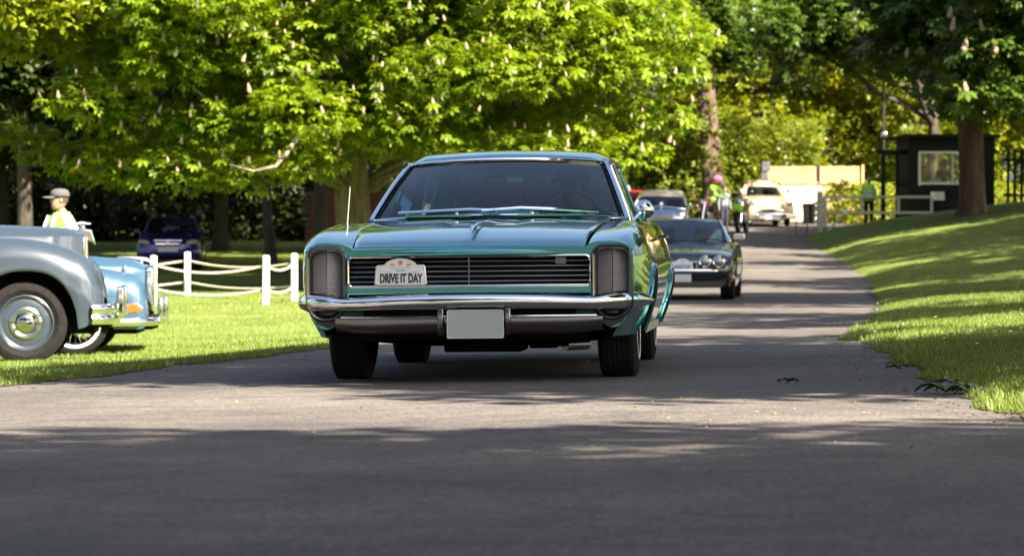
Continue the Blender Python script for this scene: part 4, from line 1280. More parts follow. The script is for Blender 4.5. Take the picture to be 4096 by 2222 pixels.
def shell(parent, name, m, st, arches, zlow, nz=12, step=.08, cap=True):
    """st rows: y, ztc, zs, wt, w, zm, wb"""
    st = np.array(st, float)
    ys = ys_dense(st[0, 0], st[-1, 0], arches, step)
    T = herm(st[:, 0], st[:, 1:], ys)
    zb = arch_z(ys, arches, zlow)
    rows = []
    for i, y in enumerate(ys):
        ztc, zs, wt, w, zm, wb = T[i]
        xs = w - .22 * (w - wt)
        top = herm([0, .4, .75, 1], np.array([[0, ztc], [.55 * wt, ztc - .08 * (ztc - zs)], [wt, ztc - .42 * (ztc - zs)], [xs, zs]]), np.linspace(0, 1, 14))
        half = [tuple(q) for q in top]
        zz = sorted([zlow, zlow + .45 * (zm - zlow), zm, zs]); xx = [wb, w - .25 * (w - wb), w, xs]
        for k in range(1, nz + 1):
            z = zs + (zb[i] - zs) * k / nz
            half.append((float(herm(zz, xx, [z])[0]), z))
        half.append((half[-1][0] - .03, half[-1][1]))
        full = [(-x, z) for x, z in reversed(half[1:])] + half
        rows.append([(x, y, z) for x, z in full])
    mb = MB().grid(np.array(rows), flip=True)
    if cap:
        n = len(rows[0])
        for row, fl in ((rows[0], False), (rows[-1], True)):
            o = len(mb.v)
            mb.v.extend([tuple(p) for p in row])
            k = n // 2
            for j in range(k):
                f = (o + j, o + j + 1, o + n - 2 - j, o + n - 1 - j)
                if len(set(f)) == 4: mb.f.append(list(f)); mb.m.append(0)
    o = mb.build(name, m, parent, angle=55)
    for (yc, hl, topz) in arches:
        for s in (-1, 1):
            w = float(np.interp(yc, st[:, 0], st[:, 4])) - .03
            yy = [yc + hl * math.sin(u * math.pi / 2) for u in np.linspace(-1, 1, 21)]
            zz = arch_z(np.array(yy), [(yc, hl, topz)], zlow)
            MB().grid(np.array([[(s * w, y, z + .01) for y, z in zip(yy, zz)], [(s * (w - .32), y, z + .03) for y, z in zip(yy, zz)]])).add([(s * (w - .32), y, z) for y, z in zip(yy, zz)], [list(range(21))]).build('wheel_housing', M['matt_black'], o)
    return o

def greenhouse(parent, yb, yh, y2, y3, zb, zt, wb, wt, roofm, pillm, crown=.035, curve=.12, glass='glass', zb2=None, pr=.020, seats=True, trim='dark_cloth'):
    zb2 = zb2 or zb
    def ws(u, v):
        return (u * (wb + (wt - wb) * v), yb + curve * abs(u) ** 2.4 + (yh - yb) * v, zb + (zt - zb) * v - .02 * u * u * v + .02 * math.sin(math.pi * v))
    MB().grid(np.array([[ws(u, v) for u in np.linspace(-.96, .96, 21)] for v in np.linspace(0.02, .97, 8)])).build('windscreen', M[glass], parent)
    P = []
    for y in np.concatenate([np.linspace(yh - .01, yh + .12, 4), np.linspace(yh + .2, y2 - .12, 8), np.linspace(y2 - .08, y2, 3)]):
        t = (y - yh) / (y2 - yh)
        zc = zt + crown * (1 - (2 * t - 1) ** 4) - .01
        row = []
        for u in np.linspace(-1, 1, 25):
            a = abs(u)
            row.append((u * (wt + .03) , y + curve * a ** 2.4 * (1 - t), zc - .025 * a * a - .05 * max(0, (a - .8) / .2) ** 2))
        P.append(row)
    MB().grid(np.array(P), flip=True).build('roof', roofm, parent, angle=70, solid=.02)
    for s in (-1, 1):
        MB().tube([tuple(np.array(ws(s, v)) + np.array([s * .01, 0, 0])) for v in np.linspace(-.02, 1, 6)], pr, n=8).build('windscreen_pillar', pillm, parent)
        q = [(s * wb, yb + curve + .06, zb), (s * wt, yh + curve + .03, zt - .02), (s * wt, y2 - .10, zt - .03), (s * wb, y3 - .22, zb2)]
        MB().add(q, [(0, 1, 2, 3)]).build('side_window', M['glass_dark'], parent)
        MB().tube([(s * wb, (yb + y3) / 2 + .1, zb), (s * wt, (yh + y2) / 2 + .1, zt - .02)], .022, n=6).build('door_pillar', pillm, parent)
        MB().grid(herm([0, 1], np.array([[(s * (wt + .01), y2 - .18, zt - .02), (s * (wt - .03), y2, zt - .02)], [(s * (wb + .01), y3 - .35, zb2 - .01), (s * (wb - .03), y3, zb2 - .01)]]), np.linspace(0, 1, 5))).build('rear_pillar', roofm if roofm is pillm else roofm, parent, solid=.02)
    MB().grid(np.array([[(u * (wt + (wb - wt) * v), y2 + (y3 - y2) * v, zt - .01 + (zb2 - zt) * v) for u in np.linspace(-.94, .94, 9)] for v in np.linspace(.04, .96, 5)])).build('rear_window', M['glass'], parent)
    if seats:
        for x in (-.36 * wb / .7, .36 * wb / .7):
            MB().box((x, yh + .55, zb - .05), (.42, .12, .55)).box((x, yh + .30, zb - .30), (.42, .5, .14)).build('front_seat', M[trim], parent, bevel=.04)
        MB().box((0, yb + .32, zb - .04), (wb * 1.75, .3, .08)).build('dashboard', M['dark_cloth'], parent, bevel=.02)
        MB().box((0, y2 - .1, zb - .22), (wb * 1.5, .25, .4)).build('rear_seat', M[trim], parent, bevel=.04)
        MB().box((0, (yb + y3) / 2, zb - .5), (wb * 1.7, y3 - yb - .2, .04)).build('cabin_floor', M['matt_black'], parent)

def lamp(parent, c, r, axis=(0, -1, 0), name='headlight', m='lamp_glass', ring='chrome'):
    e = MB().lathe([(r, -.01), (r * .99, .008), (r * .7, .022), (.001, .03)], c=c, axis=axis, n=20).build(name, M[m], parent)
    q = Vector((0, 0, 1)).rotation_difference(Vector(axis).normalized())
    pts = [tuple(Vector(c) + q @ Vector((r * 1.06 * math.cos(a), r * 1.06 * math.sin(a), .004))) for a in np.linspace(0, 2 * math.pi, 25)]
    MB().tube(pts, r * .13, n=6, caps=False).build('lamp_ring', M[ring], e)
    return e
def bar(parent, name, pts, h, d, m, n=8):
    """flattened bumper bar along points"""
    return MB().tube(pts, d, n=n, flat=h / d).build(name, M[m], parent, angle=60)
def four_wheels(parent, tx, wbase, rad, w, **k):
    for (x, y) in ((-tx, 0), (tx, 0), (-tx, wbase), (tx, wbase)):
        wheel(parent, (x, y, rad), rad, w, 1 if x > 0 else -1, **k)

# ---- dark green sports coupe following behind
c2 = empty('sports_car', (2.50, 48.9, float(zroad(2.5, 48)) + .012), R(-6), 'dark green low sports coupe following the teal car, four round headlights and blank plate', 'car')
shell(c2, 'body', M['green_black'], [(-.98, .585, .54, .60, .80, .47, .74), (-.90, .68, .62, .64, .85, .50, .79), (-.6, .735, .68, .68, .875, .52, .82), (0, .80, .74, .70, .89, .55, .83), (.6, .855, .80, .72, .89, .56, .84), (1.0, .885, .84, .72, .89, .57, .84), (2.0, .88, .85, .72, .89, .58, .84), (3.0, .93, .87, .70, .88, .60, .83), (3.8, .86, .80, .60, .80, .60, .76)], [(0, .40, .64), (2.59, .40, .64)], .21)
greenhouse(c2, .92, 1.68, 2.5, 3.4, .885, 1.235, .71, .55, M['green_black'], M['chrome'], pr=.016, glass='glass', trim='pale_cloth')
for s in (-1, 1):
    MB().prism(rrect(s * .565, .575, .205, .10, .05), 'y', -1.0, -.93).build('headlight_housing', M['black'], c2, bevel=.015)
    for x in (.463, .665):
        lamp(c2, (s * x, -1.012, .575), .078)
    MB().prism(rrect(s * .60, .372, .10, .022, .01), 'y', -.975, -.94).build('indicator', M['amber'], c2, bevel=.005)
    MB().prism([(-.93, .35), (-.80, .35), (-.80, .40), (-.93, .40)], 'x', s * .83 - .012, s * .83 + .012).build('side_light', M['amber'], c2)
    mm = MB().prism(rrect(s * .90, .955, .085, .050, .02), 'y', .88, .99).build('door_mirror', M['chrome'], c2, bevel=.015)
    MB().tube([(s * .78, .95, .88), (s * .86, .94, .93)], .018, n=6).build('mirror_stalk', M['black'], mm)
    MB().tube([(s * .20, -.88, .69), (s * .25, -.3, .78), (s * .32, .7, .868)], .012, n=6).build('bonnet_crease', M['green_black'], c2)
MB().prism(rrect(0, .520, .32, .040, .015), 'y', -1.0, -.90).build('grille', M['matt_black'], c2)
MB().tube([(-.76, -.93, .625), (-.34, -.985, .565), (.34, -.985, .565), (.40, -.985, .60), (.74, -.90, .665)], .012, n=6).build('bonnet_trim', M['chrome'], c2)
bar(c2, 'bumper', [(-.86, -.70, .44), (-.80, -.90, .44), (-.5, -1.0, .44), (0, -1.03, .44), (.5, -1.0, .44), (.80, -.90, .44), (.86, -.70, .44)], .034, .03, 'chrome')
MB().grid(np.array([[(x, -.985 - .02 * (1 - (x / .8) ** 2), .42), (x, -.975 - .02 * (1 - (x / .8) ** 2), .30), (x, -.92, .20)] for x in np.linspace(-.8, .8, 17)])).build('front_apron', M['green_black'], c2)
p = MB().prism(rrect(0, .335, .26, .056, .006), 'y', -1.035, -1.028).build('number_plate', M['plate_white'], c2)
rp2 = MB().prism([(.13 + x * 1.15, .535 + z * 1.15) for x, z in rp_ol], 'y', -1.02, -1.010).build('rally_plate', M['plate_soft'], c2)
text_mesh('lettering', 'DRIVE IT DAY', .06, M['ink'], rp2, (.13, -1.0225, .500), w=.24, thick=.002, bold=.001)
MB().box((.13, -1.021, .545), (.06, .002, .008)).build('blue_script', M['ink_blue'], rp2)
MB().box((.13, -1.021, .590), (.04, .002, .018)).build('emblem', M['ink_orange'], rp2)
MB().box((0, 1.3, .25), (1.5, 4.2, .12)).build('underbody', M['matt_black'], c2)
for x0 in (-.42, .18):
    MB().tube([(x0, .98, .905), (x0 + .22, .97, .918), (x0 + .42, 1.0, .92)], .010, n=5).build('wiper', M['black'], c2)
MB().lathe([(.05, 0), (.001, .004)], c=(.56, 1.28, .985), axis=(0, -1, .3), n=12).build('tax_disc', M['ink_blue'], c2)
four_wheels(c2, .76, 2.59, .325, .21, ribs=4, rimr=.62)

# ---- navy hatchback parked in the shade
c3 = empty('hatchback', (-8.95, 84.6, tz(-8.95, 84.6)), R(3), 'navy blue hatchback parked in the shade behind the rope fence', 'car')
shell(c3, 'body', M['navy_paint'], [(-.80, .60, .55, .52, .70, .46, .66), (-.72, .72, .64, .58, .78, .48, .74), (-.5, .80, .72, .62, .83, .50, .80), (0, .88, .80, .66, .845, .52, .82), (.55, .96, .88, .70, .845, .55, .82), (1.5, .95, .90, .70, .845, .58, .82), (2.6, .98, .92, .68, .84, .58, .81), (3.2, .95, .86, .60, .78, .58, .76)], [(0, .35, .62), (2.6, .35, .62)], .22)
greenhouse(c3, .50, 1.20, 2.6, 3.1, .955, 1.375, .70, .54, M['navy_paint'], M['navy_paint'], pr=.03)
for s in (-1, 1):
    MB().prism([(s * .44, .66), (s * .50, .74), (s * .72, .775), (s * .76, .70), (s * .72, .64), (s * .52, .62)], 'y', -.80, -.66).build('headlight', M['lamp_glass'], c3, bevel=.02)
    MB().prism(rrect(s * .755, .70, .02, .05, .01), 'y', -.765, -.66).build('indicator', M['amber'], c3)
    MB().prism(rrect(s * .90, 1.0, .07, .05, .02), 'y', .72, .82).build('door_mirror', M['navy_paint'], c3, bevel=.015)
    MB().tube([(s * .50, 1.35, 1.39), (s * .52, 2.5, 1.39)], .015, n=6).build('roof_rail', M['steel'], c3)
g = MB().prism([(-.36, .735), (-.30, .655), (.30, .655), (.36, .735)], 'y', -.805, -.70).build('grille', M['matt_black'], c3)
MB().tube([(-.36, -.812, .735), (-.30, -.82, .65), (.30, -.82, .65), (.36, -.812, .735), (-.36, -.812, .735)], .014, n=6).build('grille_surround', M['chrome'], g)
MB().prism([(-.05, .73), (.05, .73), (.02, .655), (-.02, .655)], 'y', -.83, -.80).build('emblem', M['chrome'], g)
MB().grid(np.array([[(x, -.84 + .12 * (x / .8) ** 4, .58), (x, -.88 + .14 * (x / .8) ** 4, .50), (x, -.88 + .14 * (x / .8) ** 4, .36), (x, -.80 + .12 * (x / .8) ** 4, .24)] for x in np.linspace(-.8, .8, 17)])).build('bumper', M['navy_paint'], c3)
MB().prism(rrect(0, .31, .42, .035, .02), 'y', -.895, -.80).build('air_intake', M['matt_black'], c3)
p = MB().prism(rrect(0, .505, .26, .056, .006), 'y', -.905, -.885).build('number_plate', M['plate_shade_lift'], c3)
for k in range(7):
    MB().box((-.20 + .065 * k + (.03 if k > 3 else 0), -.907, .505), (.034, .003, .066)).box((-.20 + .065 * k + (.03 if k > 3 else 0), -.9075, .515 - .02 * (k % 2)), (.014, .003, .02), ).build('plate_mark', M['steel'], p)
four_wheels(c3, .74, 2.6, .30, .19, ribs=3)
MB().box((0, 1.3, .27), (1.4, 3.6, .1)).build('underbody', M['matt_black'], c3)

# ---- dark blue saloon with cream roof, red car behind it
c4 = empty('saloon_car', (4.05, 88.5, float(zroad(4.05, 88)) + .012), R(-4), 'dark blue classic saloon with cream roof queueing behind the green sports coupe', 'car')
shell(c4, 'body', M['deep_blue'], [(-.85, .74, .68, .40, .66, .50, .60), (-.75, .86, .74, .48, .74, .52, .68), (-.3, .93, .80, .54, .78, .54, .72), (.5, 1.0, .88, .60, .79, .56, .73), (1.0, 1.02, .92, .64, .79, .56, .73), (2.6, 1.02, .92, .64, .79, .56, .73), (3.4, .95, .84, .56, .74, .56, .68)], [(0, .36, .66), (2.5, .36, .66)], .25)
greenhouse(c4, .72, 1.15, 2.6, 3.0, 1.01, 1.32, .70, .60, M['old_white'], M['old_white'], crown=.19, pr=.035)
for s in (-1, 1):
    lamp(c4, (s * .58, -.82, .72), .09)
    MB().ball((s * .80, .75, 1.05), (.06, .03, .06), n=12).tube([(s * .74, .72, .92), (s * .80, .75, 1.05)], .012, n=6).build('wing_mirror', M['chrome'], c4)
g = MB().prism(rrect(0, .66, .36, .12, .05), 'y', -.90, -.80).build('grille', M['dark_chrome'], c4)
for k in range(6):
    MB().tube([(-.34, -.905, .57 + .035 * k), (.34, -.905, .57 + .035 * k)], .008, n=5).build('grille_bar', M['chrome'], g)
bar(c4, 'bumper', [(-.80, -.75, .45), (-.6, -.95, .45), (.6, -.95, .45), (.80, -.75, .45)], .05, .03, 'chrome')
MB().prism(rrect(0, .45, .26, .056, .006), 'y', -1.0, -.98).build('number_plate', M['black'], c4)
MB().tube([(-.70, -.2, .93), (0, -.2, 1.01), (.70, -.2, .93)], .01, n=5).build('bonnet_trim', M['chrome'], c4)
MB().lathe([(.045, 0), (.001, .004)], c=(.02, .78, 1.09), axis=(0, -1, .4), n=12).build('tax_disc', M['plate_soft'], c4)
four_wheels(c4, .66, 2.5, .31, .16, ribs=3)

c5 = empty('saloon_car', (3.92, 97.5, float(zroad(3.5, 97)) - .02), R(-4), 'bright red classic car just visible behind the cream roofed saloon', 'car')
shell(c5, 'body', M['red_paint'], [(-.8, .70, .62, .44, .68, .5, .62), (-.7, .80, .70, .5, .74, .52, .68), (0, .88, .80, .58, .78, .54, .72), (.8, .92, .86, .62, .78, .55, .72), (2.6, .92, .86, .62, .78, .55, .72), (3.3, .86, .78, .54, .72, .55, .66)], [(0, .34, .62), (2.4, .34, .62)], .23)
greenhouse(c5, .75, 1.25, 2.4, 3.0, .91, 1.33, .68, .56, M['red_paint'], M['red_paint'], pr=.03)
for s in (-1, 1): lamp(c5, (s * .56, -.78, .66), .085)
MB().prism(rrect(0, .60, .30, .06, .03), 'y', -.84, -.74).build('grille', M['dark_chrome'], c5)
bar(c5, 'bumper', [(-.76, -.72, .42), (-.56, -.9, .42), (.56, -.9, .42), (.76, -.72, .42)], .05, .03, 'chrome')
four_wheels(c5, .64, 2.4, .30, .16, ribs=3)

# ---- cream rounded saloon by the gate
c6 = empty('saloon_car', (8.16, 103.3, float(zroad(8.1, 104)) + .012), R(5), 'cream rounded nineteen fifties saloon in full sun beside the plank fence', 'car')
shell(c6, 'body', M['cream'], [(-.72, .74, .66, .26, .40, .55, .36), (-.62, .86, .74, .34, .48, .56, .44), (-.3, .93, .82, .38, .54, .60, .50), (.3, .98, .88, .46, .64, .62, .60), (.75, 1.0, .92, .56, .72, .62, .68), (1.4, 1.0, .93, .60, .76, .60, .72), (2.4, 1.0, .92, .58, .76, .60, .72), (3.0, .84, .74, .44, .60, .55, .55)], [(2.2, .33, .62)], .18)
greenhouse(c6, .70, 1.05, 2.2, 2.85, 1.01, 1.31, .62, .50, M['cream'], M['cream'], crown=.225, curve=.18, pr=.07, zb2=.98)
def wing(parent, s, m, tab, xi, xo, arches, zlow, name='front_wing', crest=.55, endcap=True):
    """rounded separate wing. tab rows: y, top z, outer x, inner x"""
    tab = np.array(tab, float)
    ys = ys_dense(tab[0, 0], tab[-1, 0], arches, .04)
    T = herm(tab[:, 0], tab[:, 1:], ys)
    zb = arch_z(ys, arches, zlow)
    if len(tab[0]) > 4: zb = np.maximum(zb, T[:, 3])
    rows = []
    for i, y in enumerate(ys):
        zt, xo_, xi_ = T[i, :3]
        w = xo_ - xi_; h = min(.34, max(.02, zt - zb[i]) * .9)
        pts = [(xi_, max(zb[i], zt - h * .55)), (xi_ + .18 * w, zt - h * .16), (xi_ + crest * w, zt), (xi_ + .80 * w, zt - h * .15), (xi_ + .95 * w, zt - h * .48), (xo_, zt - h)]
        cs = herm(range(6), np.array(pts), np.linspace(0, 5, 22))
        row = [tuple(q) for q in cs]
        for k in range(1, 9):
            z = row[21][1] + (zb[i] - row[21][1]) * k / 8
            row.append((xo_ - .012 * (k / 8) ** 2, z))
        row.append((row[-1][0] - .03, zb[i]))
        rows.append([(s * x, y, z) for x, z in row])
    mb = MB().grid(np.array(rows))
    if endcap:
        o = len(mb.v); r0 = rows[0]
        mb.v.extend([tuple(p) for p in r0]); mb.f.append([o + k for k in range(len(r0))]); mb.m.append(0)
    w = mb.build(name, m, parent, angle=60)
    for (yc, hl, topz) in arches:
        yy = [yc + hl * math.sin(u * math.pi / 2) for u in np.linspace(-1, 1, 21)]
        zz = arch_z(np.array(yy), [(yc, hl, topz)], zlow)
        xo_ = float(np.interp(yc, tab[:, 0], tab[:, 2])) - .03
        MB().grid(np.array([[(s * xo_, y, z + .01) for y, z in zip(yy, zz)], [(s * (xo_ - .30), y, z + .02) for y, z in zip(yy, zz)]])).add([(s * (xo_ - .30), y, z) for y, z in zip(yy, zz)], [list(range(21))]).build('wheel_housing', M['matt_black'], w)
    return w
for s in (-1, 1):
    wing(c6, s, M['cream'], [(-.70, .60, .60, .42), (-.66, .70, .70, .36), (-.5, .80, .75, .32), (-.1, .87, .775, .32), (.4, .86, .77, .34), (.9, .78, .76, .40), (1.3, .62, .75, .45)], 0, 0, [(0, .34, .60)], .26)
    lamp(c6, (s * .575, -.66, .72), .095, axis=(s * .15, -1, .1))
    MB().ball((s * .76, .62, 1.13), (.075, .04, .075), n=12).tube([(s * .70, .6, .95), (s * .76, .62, 1.12)], .012, n=6).build('wing_mirror', M['chrome'], c6)
    MB().prism(rrect(s * .60, .29, .17, .085, .04), 'y', -.93, -.86).build('bumper_corner', M['chrome'], c6, bevel=.03)
MB().prism([(-.48, .45), (-.30, .52), (0, .55), (.30, .52), (.48, .45), (.30, .41), (0, .40), (-.30, .41)], 'y', -.76, -.66).build('grille_surround', M['chrome'], c6, bevel=.02)
MB().prism([(-.26, .465), (0, .51), (.26, .465), (0, .445)], 'y', -.77, -.75).build('grille_mouth', M['matt_black'], c6)
bar(c6, 'bumper', [(-.70, -.70, .34), (-.5, -.86, .35), (0, -.90, .35), (.5, -.86, .35), (.70, -.70, .34)], .05, .03, 'chrome')
MB().prism(rrect(0, .26, .26, .065, .01), 'y', -.95, -.91).build('number_plate', M['plate_white'], c6)
MB().box((0, -.70, .74), (.03, .05, .06)).build('bonnet_badge', M['dark_chrome'], c6, bevel=.01)
four_wheels(c6, .62, 2.2, .30, .14, ribs=3, rimmat=M['cream'])
MB().box((0, 1.0, .30), (1.2, 3.0, .1)).build('underbody', M['matt_black'], c6)

# ---- grey vintage saloon at the left edge (its front half in the picture)
c7 = empty('vintage_car', (-4.345, 29.2, tz(-4.3, 28.7) - .0), R(95.5), 'blue grey vintage saloon with domed chrome hub cap, cut by the left edge', 'car')
gx = .70          # half track
shell(c7, 'bonnet', M['grey_paint'], [(-.475, 1.165, 1.12, .20, .30, .80, .30), (-.41, 1.195, 1.13, .24, .34, .80, .34), (0, 1.225, 1.12, .28, .42, .80, .42), (.8, 1.25, 1.12, .36, .52, .80, .52), (1.5, 1.27, 1.12, .50, .64, .80, .64), (1.9, 1.28, 1.12, .60, .74, .80, .72), (3.6, 1.20, 1.05, .60, .78, .80, .74), (4.6, .95, .80, .50, .66, .60, .62)], [(3.0, .45, .70)], .30)
greenhouse(c7, 1.75, 2.05, 3.4, 4.1, 1.27, 1.68, .62, .54, M['grey_paint'], M['grey_paint'], crown=.05, pr=.03, zb2=1.2)
for s in (-1, 1):
    wing(c7, s, M['grey_paint'], [(-.675, .62, .74, .50, .48), (-.665, .71, .80, .44, .44), (-.63, .80, .84, .40, .40), (-.54, .925, .875, .36, .34), (-.38, 1.015, .89, .34, .30), (-.20, 1.07, .89, .34, .28), (.0, 1.105, .89, .36, .28), (.3, 1.115, .89, .40, .28), (.9, 1.04, .885, .46, .28), (1.5, .86, .87, .5, .28), (2.0, .62, .86, .6, .28)], 0, 0, [(.0, .46, .82)], .30)
    lamp(c7, (s * .42, -.56, .80), .085, axis=(0, -1, .1))
    MB().prism(rrect(s * .62, .55, .045, .14, .04), 'y', -.86, -.79).build('overrider', M['chrome'], c7, bevel=.02)
# radiator shell with its chrome front, cap and mascot
rad = MB().prism(rrect(0, 1.00, .17, .17, .09), 'y', -.50, -.465).build('radiator_shell', M['chrome'], c7, bevel=.03)
for k in range(11):
    MB().tube([(-.125 + .025 * k, -.505, .86), (-.125 + .025 * k, -.505, 1.10)], .008, n=5).build('radiator_slat', M['steel'], rad)
MB().lathe([(.05, 0), (.05, .02), (.03, .035), (.02, .06), (.001, .065)], c=(0, -.47, 1.165), n=14).tube([(0, -.54, 1.245), (0, -.46, 1.255), (0, -.34, 1.235), (0, -.20, 1.245)], [.006, .014, .012, .005], n=8).tube([(0, -.45, 1.18), (0, -.45, 1.25)], .012, n=6).build('mascot', M['chrome'], rad)
MB().prism([(-.555, 1.19), (-.44, 1.21), (-.44, 1.14), (-.59, 1.05)], 'x', -.07, .07).build('radiator_peak', M['chrome'], rad, bevel=.015)
for z in (.40, .49):
    bar(c7, 'bumper', [(-.90, -.58, z), (-.88, -.66, z), (-.74, -.74, z), (0, -.79, z), (.74, -.74, z), (.88, -.66, z), (.90, -.58, z)], .047, .030, 'chrome')
MB().box((0, -.55, .42), (1.0, .35, .2)).box((0, 1.6, .34), (1.2, 4.4, .14)).build('underbody', M['matt_black'], c7)
four_wheels(c7, gx, 3.0, .365, .19, ribs=3, rimr=.66, rimmat=M['grey_paint'])

# ---- pale blue vintage saloon behind it
c8 = empty('vintage_car', (-4.39, 33.0, tz(-4.3, 32.3)), R(93), 'pale blue vintage saloon with wire wheels, amber indicator, behind the grey vintage car', 'car')
shell(c8, 'bonnet', M['sky_paint'], [(-.66, .90, .84, .22, .32, .60, .30), (-.60, .93, .86, .26, .36, .60, .36), (-.2, .985, .88, .32, .46, .60, .46), (.6, 1.02, .92, .42, .62, .62, .62), (1.3, 1.05, .95, .54, .74, .62, .72), (3.2, 1.02, .92, .56, .80, .62, .74), (4.2, .84, .74, .46, .64, .55, .6)], [(2.73, .38, .62)], .24)
greenhouse(c8, 1.15, 1.6, 2.9, 3.6, 1.04, 1.43, .66, .54, M['sky_paint'], M['sky_paint'], crown=.05, pr=.025)
for s in (-1, 1):
    wing(c8, s, M['sky_paint'], [(-.71, .50, .70, .45, .30), (-.70, .62, .76, .38, .28), (-.64, .75, .79, .34, .26), (-.45, .825, .82, .32, .26), (-.2, .87, .835, .34, .25), (.3, .885, .84, .40, .25), (.9, .86, .84, .5, .25), (1.3, .80, .83, .6, .25)], 0, 0, [(.0, .38, .66)], .26)
    lamp(c8, (s * .50, -.60, .68), .09, axis=(0, -1, .08))
    d = MB().prism([(-.68, .475), (-.62, .52), (-.46, .525), (-.34, .48), (-.40, .43), (-.56, .41), (-.66, .43)], 'x', s * .775, s * .80).build('indicator_surround', M['chrome'], c8, bevel=.01)
    MB().prism([(-.66, .475), (-.61, .505), (-.48, .507), (-.39, .474), (-.44, .44), (-.57, .425), (-.65, .44)], 'x', s * .80, s * .815).build('indicator', M['amber'], d, bevel=.004)
    MB().prism(rrect(s * .42, .44, .028, .14, .025), 'y', -.86, -.80).build('overrider', M['chrome'], c8, bevel=.02)
    MB().lathe([(.001, 0), (.025, .02), (.03, .05), (.001, .09)], c=(s * .60, -.45, .82), axis=(0, -.6, 1), n=12).build('side_lamp', M['chrome'], c8)
gr8 = MB().prism(rrect(0, .66, .13, .24, .08), 'y', -.74, -.66).build('grille', M['chrome'], c8, bevel=.02)
for k in range(9):
    MB().tube([(-.10 + .025 * k, -.75, .47), (-.10 + .025 * k, -.745, .85)], .008, n=5).build('grille_bar', M['steel'], gr8)
MB().tube([(0, -.74, .90), (0, -.66, .955), (0, -.50, .975), (0, -.36, .975)], [.012, .02, .016, .006], n=8).tube([(0, -.62, .92), (0, -.60, .97)], .012, n=6).build('mascot', M['chrome'], gr8)
bar(c8, 'bumper', [(-.84, -.30, .33), (-.83, -.60, .33), (-.66, -.75, .33), (0, -.79, .33), (.66, -.75, .33), (.83, -.60, .33), (.84, -.30, .33)], .042, .03, 'chrome')
MB().box((0, -.45, .32), (1.1, .6, .14)).box((0, 1.4, .27), (1.3, 4.0, .12)).build('underbody', M['matt_black'], c8)
four_wheels(c8, .70, 2.73, .335, .18, ribs=3, style='wire', white=(.70, .80), rimr=.66)
